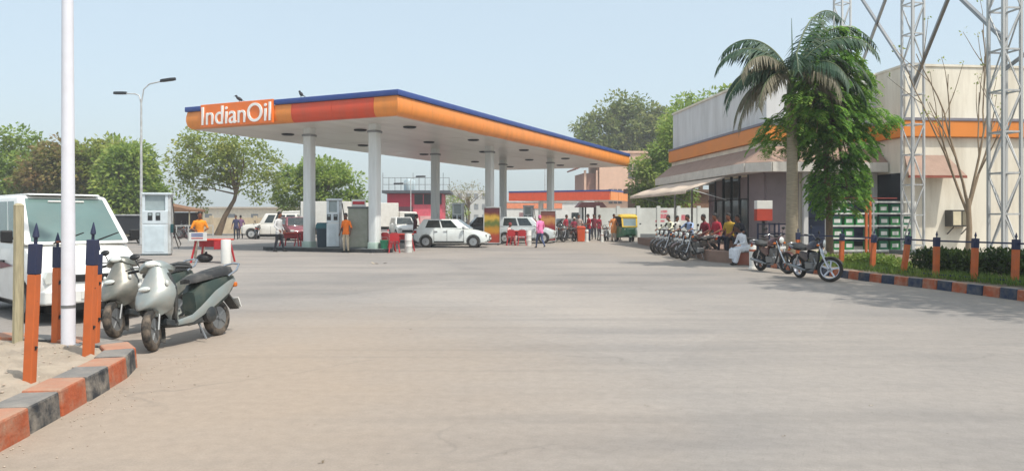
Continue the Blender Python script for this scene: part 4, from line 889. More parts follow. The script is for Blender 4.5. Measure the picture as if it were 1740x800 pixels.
def carbody(t, stations, gh, paint_m, wheels, wr, ww, rim_m, side_win, glass=None, spokes=5, cr=.03):
    """gh: front base x, rear base x, base z, base half width, front top x, rear top x, top z, top half width"""
    glass = glass or K['glass']
    mb = MB(); mb.loft([ring12(*s) if len(s) > 4 else ring12(*s, cr) for s in stations]); body = mb.build('body', paint_m, t, smooth=35)
    cs = []
    hw = max(s[1] for s in stations)
    for x in wheels:
        for s in (-1, 1):
            c = MB().lathe([(wr * 1.16, -.16), (wr * 1.16, .16)], c=(x, s * (hw - .05), wr * 1.02), r=RY, n=24).build('cutter', K['black']); c.location = t.location; c.rotation_euler = t.rotation_euler; cs.append(c)
    bpy.context.view_layer.update(); cut(body, cs)
    body.data.polygons.foreach_set('use_smooth', [True] * len(body.data.polygons)); body.data.set_sharp_from_angle(angle=R(35))
    if not body.data.materials: body.data.materials.append(paint_m)
    fb, rb, zb, wb, ft, rt, zt, wt = gh
    mb = MB(); xm0, xm1 = fb - .0, rb
    B = [V((fb, -wb, zb)), V((rb, -wb, zb)), V((rb, wb, zb)), V((fb, wb, zb))]; T = [V((ft, -wt, zt)), V((rt, -wt, zt)), V((rt, wt, zt)), V((ft, wt, zt))]
    mb.add(B + T, [(3, 2, 1, 0), (4, 5, 6, 7), (0, 1, 5, 4), (1, 2, 6, 5), (2, 3, 7, 6), (3, 0, 4, 7)]); cab = mb.build('cabin', paint_m, t, bevel=.06, seg=3, smooth=40)
    patch((B[0], B[3], T[3], T[0]), .07, .93, .07, .93, .006).build('windscreen', glass, t)
    patch((B[2], B[1], T[1], T[2]), .1, .9, .2, .9, .006).build('rear_window', glass, t)
    for u0, u1 in side_win:
        patch((B[1], B[0], T[0], T[1]), u0, u1, .14, .88, .006).build('side_window', glass, t); patch((B[3], B[2], T[2], T[3]), 1 - u1, 1 - u0, .14, .88, .006).build('side_window', glass, t)
    for x in wheels:
        for s in (-1, 1): wheel(t, 'wheel', x, s * (hw - ww / 2 - .015), wr, ww, rim_m, K['rubber'], spokes)
    if min(wheels) > -2:
        xm = (max(wheels) + min(wheels)) / 2
        for s in (-1, 1):
            for x in (max(wheels) - .48, xm - .12, min(wheels) + .42): MB().bb((x - .007, s * hw * .985 - .014, .34), (x + .007, s * hw * .985 + .012, .9)).build('door_seam', K['black'], t)
            MB().bb((min(wheels) + .42, s * hw - .01, .26), (max(wheels) - .45, s * hw + .012, .33)).build('sill_trim', K['black'], t)
    ub = MB().bb((min(wheels) - .3, -hw * .7, .14), (max(wheels) + .3, hw * .7, .3)).build('underbody', K['black'], t)
    return B, T, hw
wpaint = paint('white_car_paint', '#e6e6e2')
# ---- white van, nose towards the camera's right
h_ = V((.735, -.678, 0)); VA = math.atan2(h_.y, h_.x)
van = thing('parked_van', 'white van parked behind the orange posts at left', 'van', (-5.98, 10.75, 0), VA)
B, T, hw = carbody(van, [(0.02, .56, .40, .64), (-.03, .66, .33, .68), (-.12, .71, .28, .74), (-.4, .735, .25, .92), (-.78, .745, .23, 1.10), (-1.1, .75, .22, 1.14), (-2.4, .755, .22, 1.14), (-3.45, .75, .24, 1.14), (-3.64, .71, .3, 1.1), (-3.68, .6, .4, 1.0)],
    (-.66, -3.66, 1.10, .735, -1.42, -3.5, 1.84, .62), wpaint, (-.70, -3.05), .29, .17, mat('steel_wheel', '#8d8d88', .5, .4), ((.76, .9), (.42, .73), (.06, .39)), glass=glassmat('van_glass', '#5f7673', .05))
for s in (-1, 1):
    hl = MB().loft([[V((x, s * y, z)) for y, z in ((.40, .60), (.64, .58), (.66, .67), (.62, .76), (.42, .74))] for x in (-.16, .02)]).build('headlight', K['lamp'], van, bevel=.012)
    mr_ = MB().tube([(-.95, s * .72, 1.18), (-.93, s * .85, 1.22)], .018, 6).build('mirror_arm', K['black'], van); MB().loft([[V((x, s * y, z)) for y, z in ((.80, 1.13), (.95, 1.15), (.95, 1.32), (.80, 1.32))] for x in (-.97, -.90)]).build('mirror', K['black'], mr_, bevel=.02)
    MB().bar((-1.55, s * .766, .85), (-1.7, s * .766, .85), .02, .03).build('door_handle', K['black'], van)
    for x in (-1.02, -1.95): MB().bb((x - .006, s * .757 - .006, .36), (x + .006, s * .757 + .006, 1.08)).build('door_seam', K['black'], van)
MB().bb((-.10, -.38, .60), (.045, .38, .70)).build('grille', K['black'], van, bevel=.015)
bp = MB(); bp.loft([[V((x, y, z)) for y, z in ((-w, .30), (-w, .50), (w, .50), (w, .30))] for x, w in ((-.16, .70), (.05, .66), (.09, .58))]); bp.build('bumper', wpaint, van, bevel=.03)
MB().bb((-.02, -.52, .20), (.075, .52, .31)).build('lower_intake', K['black'], van, bevel=.015)
np_ = MB().bb((.092, -.22, .36), (.102, .22, .47)).build('number_plate', K['white'], van)
for k in range(2):
    w_ = MB(); y0 = (-.35, .15)[k]; w_.bar((-.67, y0, 1.125), (-.83, y0 + .45, 1.27), .018, .02); w_.build('wiper', K['black'], van)
MB().box((-1.30, 0, 1.745), (.02, .5, .03), rot(46, 'Y')).build('visor_sticker', K['white'], van)
st_ = MB(); st_.add([(-1.1, -.765, .80), (-1.9, -.768, .72), (-3.2, -.766, .86), (-1.9, -.768, .86)], [(0, 1, 2, 3)]); st_.build('side_decal', mat('decal_maroon', '#6f2a36', .4), van)
MB().sideprism([(-1.3, 1.845), (-3.4, 1.845), (-3.4, 1.87), (-1.4, 1.87)], -.5, .5).build('roof_rib', wpaint, van, bevel=.01)
# ---- white hatchback under the canopy
hb_lab = 'white hatchback parked across the lane under the canopy'
hat = thing('parked_car', hb_lab, 'car', AT(769, 38.2), R(-5), 'cars in the lanes')
B, T, hw = carbody(hat, [(-1.90, .55, .45, .82), (-1.84, .72, .34, .92), (-1.6, .82, .22, .97), (-1.0, .86, .19, .97), (0, .865, .18, .95), (.8, .86, .18, .93), (1.3, .83, .19, .85), (1.7, .76, .22, .74), (1.88, .62, .3, .64), (1.93, .45, .36, .56)],
    (1.0, -1.72, .93, .79, .28, -1.38, 1.43, .58), paint('pearl_white_paint', '#dfe5e3'), (1.18, -1.22), .31, .2, mat('alloy_rim', '#a8acae', .35, .6), ((.50, .80), (.16, .47)), spokes=8)
for s in (-1, 1):
    MB().loft([[V((x, s * y, z)) for y, z in ((.42, .58), (.68, .56), (.72, .66), (.46, .68))] for x in (1.5, 1.86)]).build('headlight', K['lamp'], hat, bevel=.01)
    MB().loft([[V((x, s * y, z)) for y, z in ((.62, .72), (.80, .72), (.80, .86), (.62, .86))] for x in (-1.86, -1.7)]).build('tail_light', K['redl'], hat, bevel=.01)
    MB().ell((.72, s * .95, 1.0), (.09, .1, .07)).build('mirror', K['chrome'], hat, smooth=60)
    for x in (-.15, -.62): MB().bar((x, s * .868, .82), (x - .16, s * .868, .82), .02, .03).build('door_handle', K['chrome'], hat)
    MB().loft([[V((x, s * y, z)) for y, z in ((.3, .30), (.6, .32), (.6, .42), (.34, .42))] for x in (1.6, 1.90)]).build('fog_lamp', K['black'], hat)
MB().loft([[V((x, y, z)) for y, z in ((-.3, .34), (.3, .34), (.36, .58), (-.36, .58))] for x in (1.7, 1.95)]).build('grille', K['black'], hat, bevel=.02)
MB().bb((1.94, -.25, .40), (1.965, .25, .50)).build('number_plate', K['white'], hat)
def simple_car(label, loc, rz, col, kind, group='cars in the lanes'):
    t = thing('parked_car', label, 'car', loc, rz, group); p = paint('car_paint_' + col.lstrip('#'), col)
    if kind == 'sedan': stn = [(-2.1, .55, .45, .80), (-2.0, .75, .32, .92), (-1.4, .85, .2, .96), (0, .87, .18, .94), (1.0, .85, .18, .90), (1.7, .78, .22, .78), (2.05, .6, .3, .64)]; gh = (1.0, -1.7, .9, .8, .3, -1.0, 1.45, .6); wh = (1.3, -1.3); sw = ((.52, .84), (.2, .49))
    elif kind == 'suv': stn = [(-2.0, .7, .5, .95), (-1.95, .8, .35, 1.05), (-1.2, .85, .28, 1.08), (.4, .86, .28, 1.08), (1.2, .85, .28, 1.05), (1.85, .8, .32, .98), (2.0, .66, .42, .85)]; gh = (.75, -1.93, 1.04, .8, .3, -1.88, 1.8, .7); wh = (1.25, -1.2); sw = ((.66, .88), (.36, .62), (.06, .32))
    else: stn = [(-1.8, .6, .45, .85), (-1.72, .74, .3, .98), (-1.0, .8, .2, 1.0), (.6, .8, .2, .98), (1.3, .76, .22, .9), (1.7, .68, .28, .74), (1.8, .5, .36, .62)]; gh = (.95, -1.7, .96, .75, .4, -1.5, 1.55, .6); wh = (1.1, -1.15); sw = ((.54, .84), (.16, .5))
    carbody(t, stn, gh, p, wh, .31 if kind != 'suv' else .36, .2, K['galv'], sw)
    xf = stn[-1][0]; xr = stn[0][0]
    for s in (-1, 1):
        MB().box((xf - .1, s * .55, .66 if kind != 'suv' else .82), (.2, .24, .13)).build('headlight', K['lamp'], t, bevel=.02)
        MB().box((xr + .05, s * .58, .8), (.12, .14, .2)).build('tail_light', K['redl'], t, bevel=.02); MB().ell((.65, s * .93, 1.02), (.08, .09, .07)).build('mirror', p, t, smooth=60)
    MB().box((xf + .01, 0, .5), (.06, .8, .14)).build('grille', K['black'], t); return t
simple_car('silver car half hidden behind the yellow advertisement board', AT(893, 44.5), R(-6), '#c3ccce', 'hatch')
simple_car('dark car behind the person in pink', AT(958, 54), R(200), '#20262c', 'sedan')
simple_car('black car parked behind the dispensers near the far columns', AT(818, 56), R(190), '#2a2f33', 'hatch')
simple_car('white jeep like car parked behind the standing person at left', AT(462, 54), R(186), '#e2e0d8', 'suv', 'vehicles behind the yard')
simple_car('small maroon and white car close behind the white jeep', AT(500, 50), R(-60), '#7d3440', 'hatch', 'vehicles behind the yard')
simple_car('white car nosing in beside the red building', AT(684, 58), R(-70), '#e4e4e0', 'hatch', 'vehicles behind the yard')
# ---- scooters
def bent(mb, pts, r, n=8): mb.tube(pts, r, n)
def scooter(label, loc, rz, tone, lean=-6, steer=18, seed=0):
    root = thing('scooter', label, 'scooter', loc, rz, 'scooters parked by the earth island')
    root.rotation_euler = (R(lean), 0, rz)
    bodyp = mat('scooter_body_' + tone, tone, .38, .25, var=.08, scale=4, dirt='#a3968a', dirt_amt=.55, dirt_scale=5, coat=.3)
    dark = mat('scooter_dark', '#2a3033', .6, var=.15, dirt='#7c7265', dirt_amt=.5, dirt_scale=6); green = mat('scooter_green', '#34433f', .5, var=.12, dirt='#6c6a5c', dirt_amt=.45, dirt_scale=5)
    # rear wheel, engine, muffler  (x forward, wheelbase 1.22: rear at -.60, front at .62)
    wheel(root, 'rear_wheel', -.60, 0, .225, .09, K['steel'], K['dustyrubber'], 5, .64)
    MB().loft([[V((x, y, z)) for y, z in ((-.05 - w, .20), (-.05 - w, .36), (-.06, .38 + w), (.03, .36), (.03, .20))] for x, w in ((-.66, .05), (-.5, .09), (-.25, .07), (-.12, .03))]).build('engine', K['steel'], root, bevel=.015)
    mf = MB(); mf.tube([(-.2, -.10, .2), (-.42, -.14, .22), (-.5, -.15, .25), (-.86, -.15, .33)], [.02, .03, .052, .045], 10); mf.build('muffler', K['steel'], root, smooth=50)
    fn = MB().lathe([(.10, -.02), (.10, .05), (.07, .07)], c=(-.30, .12, .30), r=rot(-90, 'X'), n=14).build('fan_cover', dark, root, smooth=40)
    # floor board and lower fairing
    fl = MB(); fl.loft([[V((x, y, z)) for y, z in ((-w, zb), (-w * 1.0, zt), (w * 1.0, zt), (w, zb))] for x, w, zb, zt in ((.44, .15, .26, .34), (.3, .17, .22, .30), (.0, .17, .21, .29), (-.16, .15, .22, .32))]); fl.build('floorboard', dark, root, bevel=.015)
    ff = MB()
    # rear body: swept side panels under the seat
    st = [(-.12, .10, .30, .58), (-.25, .145, .30, .68), (-.45, .165, .36, .72), (-.68, .15, .46, .74), (-.86, .105, .56, .75), (-.96, .05, .64, .73)]
    ff.loft([[V((x, -w * .75, zb)), V((x, -w, zb + (zt - zb) * .45)), V((x, -w * .85, zt)), V((x, 0, zt + .02)), V((x, w * .85, zt)), V((x, w, zb + (zt - zb) * .45)), V((x, w * .75, zb))] for x, w, zb, zt in st]); ff.build('rear_body', green, root, smooth=50)
    for s in (-1, 1):
        sw = MB(); sw.loft([[V((x, s * (w + .012), z - h)), V((x, s * (w + .026), z)), V((x, s * (w + .01), z + h)), V((x, s * (w - .03), z))] for x, w, z, h in ((.30, .165, .27, .03), (.05, .168, .29, .045), (-.15, .15, .36, .06), (-.40, .165, .49, .085), (-.68, .15, .60, .075), (-.92, .07, .68, .03))]); sw.build('side_panel', bodyp, root, smooth=50)
        MB().box((-.90, s * .09, .62), (.07, .05, .06)).build('rear_indicator', K['amber'], root, bevel=.015)
    MB().loft([[V((x, -w, z)), V((x, -w, z + .05)), V((x, w, z + .05)), V((x, w, z))] for x, w, z in ((-.94, .07, .60), (-1.0, .05, .58))]).build('tail_light', K['redl'], root, bevel=.01)
    rf = MB(); rf.bar((-.80, 0, .50), (-.98, 0, .30), .14, .02); rf.build('rear_mudguard', dark, root); MB().box((-.985, 0, .38), (.015, .17, .13), rot(20, 'Y')).build('number_plate', K['white'], root)
    # seat
    se = MB(); se.loft([[V((x, -w, z)), V((x, -w * 1.02, z + .04)), V((x, -w * .75, z + h)), V((x, 0, z + h + .012)), V((x, w * .75, z + h)), V((x, w * 1.02, z + .04)), V((x, w, z))] for x, w, z, h in ((-.08, .07, .70, .045), (-.14, .11, .70, .075), (-.35, .145, .725, .08), (-.52, .145, .74, .10), (-.75, .135, .755, .115), (-.88, .09, .765, .09), (-.92, .05, .775, .05))]); se.build('seat', mat('seat_vinyl', '#26282a', .7, var=.1, dirt='#74706a', dirt_amt=.6, dirt_scale=4), root, smooth=55)
    gr = MB(); gr.tube([(-.70, -.15, .74), (-.88, -.15, .80), (-1.0, -.11, .88), (-1.03, 0, .895), (-1.0, .11, .88), (-.88, .15, .80), (-.70, .15, .74)], .014, 8); gr.build('grab_rail', K['chrome'], root, smooth=60)
    # front apron: wide curved shield narrowing to the steering head
    ap = MB(); rings = []
    for z, xf, w, xs in ((.465, .70, .07, .56), (.49, .705, .13, .48), (.54, .675, .205, .41), (.61, .63, .245, .375), (.69, .58, .225, .36), (.78, .53, .17, .35), (.87, .48, .125, .345), (.95, .44, .09, .345)):
        o = [V((xs + (xf - xs) * math.cos(R(q)) ** 1.25, w * math.sin(R(q)), z - (.10 if abs(q) > 80 and z < .6 else 0))) for q in (-89, -68, -46, -23, 0, 23, 46, 68, 89)]
        i_ = [V((p.x - .035, p.y * .92, p.z + .004)) for p in reversed(o)]; rings.append(o + i_)
    ap.loft(rings); ap.build('front_apron', bodyp, root, smooth=55)
    for s in (-1, 1):
        MB().loft([[V((x, s * y, z)) for x, y, z in q] for q in (((.47, .09, .46), (.34, .20, .46), (.33, .19, .47), (.45, .08, .47)), ((.38, .10, .36), (.30, .185, .36), (.29, .17, .36), (.36, .09, .36)), ((.33, .11, .26), (.26, .175, .26), (.25, .16, .26), (.31, .1, .26)))]).build('lower_fairing', bodyp, root, smooth=50)
    MB().bb((.30, -.17, .27), (.335, .17, .50)).build('splash_panel', K['black'], root)
    MB().loft([[V((x, -w, z)), V((x, w, z)), V((x - .07, w * .9, z)), V((x - .07, -w * .9, z))] for x, w, z in ((.34, .18, .32), (.36, .22, .5), (.36, .225, .68), (.36, .14, .86))]).build('leg_shield', dark, root, bevel=.01)
    MB().ell((.585, 0, .695), (.022, .085, .034), rot(-32, 'Y'), 14, 6).build('badge_lamp', K['lamp'], root, smooth=60)
    for s in (-1, 1): MB().ell((.44, s * .19, .74), (.02, .022, .035), None, 10, 6).build('indicator', K['lamp'], root, smooth=60)
    # steering assembly
    sr = thing_part('steering', root, (.45, 0, .60), (0, R(-24), R(steer)))
    MB().tube([(0, 0, .3), (0, 0, -.42)], .02, 8).build('fork', K['steel'], sr)
    return root, sr, bodyp, dark
def thing_part(name, parent, loc, rot_):
    o = MB().lathe([(.03, -.05), (.03, .3)], n=10).build(name, K['steel'], parent); o.location = loc; o.rotation_euler = rot_; return o
def scooter_full(label, loc, rz, tone, lean, steer):
    root, sr, bodyp, dark = scooter(label, loc, rz, tone, lean, steer)
    # front wheel and guard follow the steering
    ax = V((.0, 0, -.40)); whl = wheel(sr, 'front_wheel', 0, 0, .225, .085, K['steel'], K['dustyrubber'], 5, .64); whl.location = (0, 0, -.41)
    for s in (-1, 1): MB().tube([(0, s * .03, -.05), (0, s * .075, -.2), (0, s * .075, -.41)], .014, 7).build('fork_leg', K['steel'], sr, smooth=60)
    fg = MB(); rings = []
    for k in range(9):
        a = R(-100 + k * 15); q = .25; rings.append([V((math.sin(a) * q * 1.0, y, -.41 + math.cos(a) * q - abs(y) * .5)) for y in (-.075, -.05, 0, .05, .075)] + [V((math.sin(a) * (q - .012), y, -.41 + math.cos(a) * (q - .012) - abs(y) * .5)) for y in (.075, .05, 0, -.05, -.075)])
    fg.loft(rings); fg.build('front_mudguard', dark, sr, smooth=50)
    cw = MB(); cw.loft([[V((x, -w, z0)), V((x, -w * 1.05, z0 + h * .5)), V((x, -w * .6, z0 + h)), V((x, w * .6, z0 + h)), V((x, w * 1.05, z0 + h * .5)), V((x, w, z0))] for x, w, z0, h in ((-.17, .12, .36, .04), (-.08, .19, .335, .085), (.02, .17, .31, .115), (.10, .125, .30, .105), (.145, .08, .32, .06))]); cw.build('handlebar_cowl', bodyp, sr, smooth=50)
    MB().ell((.135, 0, .35), (.03, .08, .042), rot(-15, 'Y'), 14, 6).build('headlight', K['lamp'], sr, smooth=60)
    for s in (-1, 1):
        g = MB().tube([(-.10, s * .14, .39), (-.13, s * .22, .40), (-.17, s * .36, .40)], .017, 8).build('handlebar_grip', K['black'], sr, smooth=60)
        MB().tube([(-.05, s * .17, .39), (-.02, s * .24, .39), (-.08, s * .36, .39)], .007, 6).build('brake_lever', K['black'], sr)
        if s == -1 or steer < 0: MB().tube([(-.1, s * .2, .40), (-.08, s * .26, .52)], .007, 6).build('mirror_stem', K['black'], sr); MB().ell((-.08, s * .27, .56), (.02, .06, .04), None, 12, 6).build('mirror', K['black'], sr, smooth=60)
    MB().tube([(-.12, .10, .24), (-.10, .22, .02)], .013, 6).build('side_stand', K['steel'], root)
    MB().tube([(-.40, -.11, .24), (-.46, -.13, .06)], .013, 6).build('centre_stand', K['steel'], root)
    bpy.context.view_layer.update()
    for ch in list(sr.children):
        ml = sr.matrix_local @ ch.matrix_local; ch.parent = root; ch.matrix_local = ml
    sr.name = 'steering_head'
    return root
F1 = G(250, 597); R1 = G(364, 574)
sh = math.atan2(F1.y - R1.y, F1.x - R1.x)
def scoot_at(label, px, py, ang, tone, steer): 
    f = G(px, py); d = V((math.cos(ang), math.sin(ang), 0)); return scooter_full(label, f - d * .62, ang, tone, 6, steer)
scoot_at('dusty silver scooter with black seat, the nearer of two by the island', 250, 597, R(-106), '#8f9896', 24)
scoot_at('dusty grey scooter behind the silver one, beside the orange posts', 190, 574, R(-104), '#6b6e67', 16)
# ---- motorcycles
def motorcycle(label, loc, rz, tone, lean=6, steer=0, rim='#3a3c40', grp='motorcycles parked by the plinth'):
    t = thing('motorcycle', label, 'motorcycle', loc, rz, grp); t.rotation_euler = (R(lean), 0, rz)
    p = mat('bike_paint_' + tone.lstrip('#'), tone, .3, .1, var=.06, coat=.5, dirt='#857a6c', dirt_amt=.3, dirt_scale=5); rimm = mat('bike_rim_' + rim.lstrip('#'), rim, .4, .4)
    wheel(t, 'rear_wheel', -.64, 0, .29, .10, rimm, K['rubber'], 5, .76, 'open'); 
    s_ = MB().tube([(.30, 0, 1.0), (.37, 0, .8)], .025, 8).build('steering', K['steel'], t)
    wheel(t, 'front_wheel', .64, 0, .29, .085, rimm, K['rubber'], 5, .76, 'open')
    for s in (-1, 1):
        MB().tube([(.34, s * .075, .88), (.44, s * .075, .62), (.63, s * .075, .29)], [.02, .022, .026], 8).build('fork', K['chrome'], t, smooth=60)
        MB().tube([(-.42, s * .12, .62), (-.62, s * .11, .30)], [.03, .022], 8).build('shock_absorber', K['chrome'], t)
        MB().bar((-.62, s * .08, .29), (-.1, s * .08, .33), .03, .05).build('swingarm', K['darkm'], t)
        MB().tube([(.26, s * .07, .98), (.22, s * .2, 1.06), (.12, s * .36, 1.02)], .012, 7).build('handlebar', K['chrome'], t, smooth=60)
        MB().tube([(.14, s * .32, 1.025), (.10, s * .40, 1.015)], .018, 8).build('grip', K['black'], t)
        m_ = MB().tube([(.2, s * .25, 1.05), (.2, s * .30, 1.18)], .007, 6).build('mirror_stem', K['black'], t); MB().ell((.2, s * .31, 1.22), (.015, .065, .045), None, 10, 6).build('mirror', K['black'], m_, smooth=60)
        MB().box((.36, s * .17, .82), (.06, .06, .05)).build('indicator', K['amber'], t, bevel=.015); MB().box((-.78, s * .14, .72), (.06, .06, .05)).build('indicator', K['amber'], t, bevel=.015)
        MB().loft([[V((x, s * .115, z0)), V((x, s * .135, (z0 + z1) / 2)), V((x, s * .115, z1)), V((x, s * .06, (z0 + z1) / 2))] for x, z0, z1 in ((-.02, .50, .68), (-.2, .48, .70), (-.36, .56, .70))]).build('side_panel', p, t, smooth=40)
        MB().tube([(.02, s * .1, .27), (.02, s * .24, .27)], .014, 6).build('footpeg', K['black'], t)
    fr = MB(); fr.tube([(.34, 0, .9), (.1, 0, .78), (-.3, 0, .72), (-.72, 0, .74)], .025, 7); fr.tube([(.34, 0, .86), (.24, 0, .5), (.1, 0, .26), (-.2, 0, .25), (-.28, 0, .6)], .024, 7); fr.build('frame', K['darkm'], t, smooth=60)
    en = MB(); en.bb((-.2, -.12, .26), (.12, .12, .44)); en.bar((.02, 0, .44), (.09, 0, .66), .17, .18); en.build('engine', K['steel'], t, bevel=.025)
    for k in range(5): MB().box((.045 + k * .011, 0, .485 + k * .038), (.20, .21, .012), rot(-18, 'Y')).build('cooling_fin', K['steel'], t)
    MB().tube([(.12, -.06, .56), (.26, -.10, .42), (.16, -.13, .24), (-.2, -.15, .25), (-.35, -.16, .28), (-.82, -.17, .35)], [.02, .02, .022, .026, .042, .036], 10).build('exhaust', K['steel'], t, smooth=60)
    tk = MB(); tk.loft([[V((x, -w, z)), V((x, -w * 1.05, z + h * .5)), V((x, -w * .6, z + h)), V((x, 0, z + h * 1.08)), V((x, w * .6, z + h)), V((x, w * 1.05, z + h * .5)), V((x, w, z))] for x, w, z, h in ((.30, .07, .80, .10), (.24, .13, .77, .17), (.08, .145, .74, .20), (-.06, .11, .73, .14), (-.14, .06, .73, .06))]); tk.build('fuel_tank', p, t, smooth=50)
    se = MB(); se.loft([[V((x, -w, z)), V((x, -w, z + h * .6)), V((x, -w * .7, z + h)), V((x, w * .7, z + h)), V((x, w, z + h * .6)), V((x, w, z))] for x, w, z, h in ((-.08, .09, .76, .05), (-.2, .13, .75, .07), (-.4, .135, .76, .08), (-.62, .125, .78, .10), (-.76, .08, .80, .07))]); se.build('seat', MC['seat_vinyl'] if 'seat_vinyl' in MC else K['black'], t, smooth=50)
    tl = MB(); tl.loft([[V((x, -w, z)), V((x, 0, z + h)), V((x, w, z)), V((x, 0, z - .03))] for x, w, z, h in ((-.5, .12, .72, .05), (-.75, .10, .75, .06), (-.92, .05, .80, .03))]); tl.build('tail_cowl', p, t, smooth=40)
    MB().box((-.91, 0, .75), (.05, .13, .07)).build('tail_light', K['redl'], t, bevel=.015); MB().tube([(-.6, -.12, .80), (-.86, -.12, .86), (-.92, 0, .87), (-.86, .12, .86), (-.6, .12, .80)], .012, 7).build('grab_rail', K['chrome'], t, smooth=60)
    for nm, cx, a0, a1, q in (('front_mudguard', .64, -50, 60, .32), ('rear_mudguard', -.64, -75, 30, .325)):
        rings = []
        for k in range(8):
            a = R(a0 + (a1 - a0) * k / 7); rings.append([V((cx + math.sin(a) * (q - abs(y) * .3), y, .29 + math.cos(a) * (q - abs(y) * .3))) for y in (-.065, 0, .065)] + [V((cx + math.sin(a) * (q - .012), y, .29 + math.cos(a) * (q - .012))) for y in (.055, -.055)])
        MB().loft(rings).build(nm, p if nm[0] == 'f' else K['black'], t, smooth=50)
    MB().loft([[V((.38 + x, math.cos(6.283 * k / 10) * r0, .90 + math.sin(6.283 * k / 10) * r0 * 1.1)) for k in range(10)] for x, r0 in ((-.08, .05), (0, .10), (.06, .095))]).build('headlamp_cowl', p, t, smooth=50)
    MB().ell((.445, 0, .90), (.03, .085, .09), None, 12, 6).build('headlight', K['lamp'], t, smooth=60)
    MB().box((.30, 0, 1.0), (.08, .16, .06)).build('instrument', K['black'], t, bevel=.015); MB().tube([(-.05, .1, .28), (-.02, .24, .02)], .013, 6).build('side_stand', K['steel'], t)
    MB().box((.485, 0, .70), (.012, .2, .07)).build('number_plate', K['white'], t)
    if steer:
        ax = V((-.42, 0, .9)).normalized(); pv = V((.36, 0, .85)); mm = M.Translation(pv) @ M.Rotation(R(steer), 4, ax) @ M.Translation(-pv); bpy.context.view_layer.update()
        for ch in t.children:
            n_ = ch.name.split('.')[0]
            if n_ in ('front_wheel', 'fork', 'front_mudguard', 'handlebar', 'grip', 'mirror_stem', 'headlamp_cowl', 'headlight', 'instrument', 'number_plate') or (n_ == 'indicator' and ch.data.vertices[0].co.x > 0): ch.matrix_local = mm @ ch.matrix_local
    return t
def bike_at(label, f, r, tone, **k):
    f = V(f); r = V(r); a = math.atan2(f.y - r.y, f.x - r.x); c = (f + r) / 2; return motorcycle(label, (c.x, c.y, 0), a, tone, **k)
bike_at('purple black motorcycle with pale spoked front wheel by the railing', G(1412, 479), G(1412, 479) + V((-.24, 1.26, 0)), '#1e1c30', rim='#c4c7cf', steer=44)
bike_at('dark motorcycle with red tank parked between palm and white bollard', G(1340, 465), G(1340, 465) + V((-.33, 1.24, 0)), '#4a1c20', steer=10)
for i, (lab, px, py, tn, a) in enumerate((('black motorcycle at the far end of the parked row', 1128, 430, '#17191c', 212), ('dark grey motorcycle second from the far end of the parked row', 1136, 431.5, '#2a2c30', 206), ('black and blue motorcycle third from the far end of the row', 1144, 433.4, '#1a2436', 208), ('dark motorcycle fourth from the far end of the parked row', 1160, 437, '#25272a', 215), ('dark red motorcycle second from the near end of the parked row', 1170, 439.4, '#3a161a', 207), ('black motorcycle at the near end of the parked row', 1181, 442.4, '#1a1a1e', 210))):
    g = G(px, py); motorcycle(lab, (g.x + .15, g.y + .1, 0), R(a), tn)
# ---- auto-rickshaw
ar = thing('auto_rickshaw', 'green and yellow auto rickshaw standing before the pale wall', 'auto rickshaw', AT(1066, 47.2), R(-88))
ag = paint('rickshaw_green', '#0f6b45'); ay = paint('rickshaw_yellow', '#d8b21c'); 
MB().loft([[V((x, -w, zb)), V((x, -w * 1.03, (zb + zt) / 2)), V((x, -w * .9, zt)), V((x, w * .9, zt)), V((x, w * 1.03, (zb + zt) / 2)), V((x, w, zb))] for x, w, zb, zt in ((-1.25, .56, .35, .95), (-1.1, .62, .28, 1.0), (-.2, .62, .26, .98), (.3, .58, .28, .92), (.75, .48, .34, .90), (1.05, .34, .42, .86), (1.15, .2, .5, .8))]).build('body', ag, ar, smooth=40)
MB().loft([[V((x, -w, z)), V((x, -w * .85, z + h)), V((x, 0, z + h * 1.25)), V((x, w * .85, z + h)), V((x, w, z))] for x, w, z, h in ((-1.22, .58, 1.55, .08), (-1.0, .62, 1.6, .12), (.1, .6, 1.6, .12), (.55, .54, 1.55, .1), (.68, .5, 1.5, .06))]).build('hood', ay, ar, smooth=40)
fq = [(.82, -.48, .92), (.82, .48, .92), (.62, .5, 1.55), (.62, -.5, 1.55)]
for u0, u1, v0, v1 in ((0, .1, 0, 1), (.9, 1, 0, 1), (.1, .9, .84, 1), (.1, .9, 0, .1)): patch(fq, u0, u1, v0, v1, .02, .03).build('windscreen_frame', ay, ar)
patch(fq, .1, .9, .1, .84, .004, .006).build('windscreen', glassmat('rickshaw_glass', '#7d8f92', .05), ar)
MB().bb((-1.2, -.58, .95), (-1.15, .58, 1.58)).build('rear_panel', K['black'], ar); MB().bb((-.9, -.5, .7), (-.45, .5, .85)).build('seat', K['black'], ar)
for s in (-1, 1):
    wheel(ar, 'rear_wheel', -.85, s * .52, .24, .12, K['steel'], K['rubber'], 5); MB().tube([(-.25, s * .6, .95), (-.25, s * .6, 1.58)], .02, 6).build('door_post', K['black'], ar)
    MB().ell((.98, s * .28, .78), (.08, .09, .09), None, 12, 8).build('headlight', K['lamp'], ar, smooth=60); MB().ell((.78, s * .66, 1.12), (.02, .07, .05), None, 10, 6).build('mirror', K['black'], ar)
wheel(ar, 'front_wheel', .92, 0, .22, .1, K['steel'], K['rubber'], 5); MB().loft([[V((.92 + math.sin(R(a)) * .26, y, .22 + math.cos(R(a)) * .26)) for y in (-.08, .08)] + [V((.92 + math.sin(R(a)) * .245, y, .22 + math.cos(R(a)) * .245)) for y in (.08, -.08)] for a in range(-70, 80, 20)]).build('front_mudguard', ag, ar)
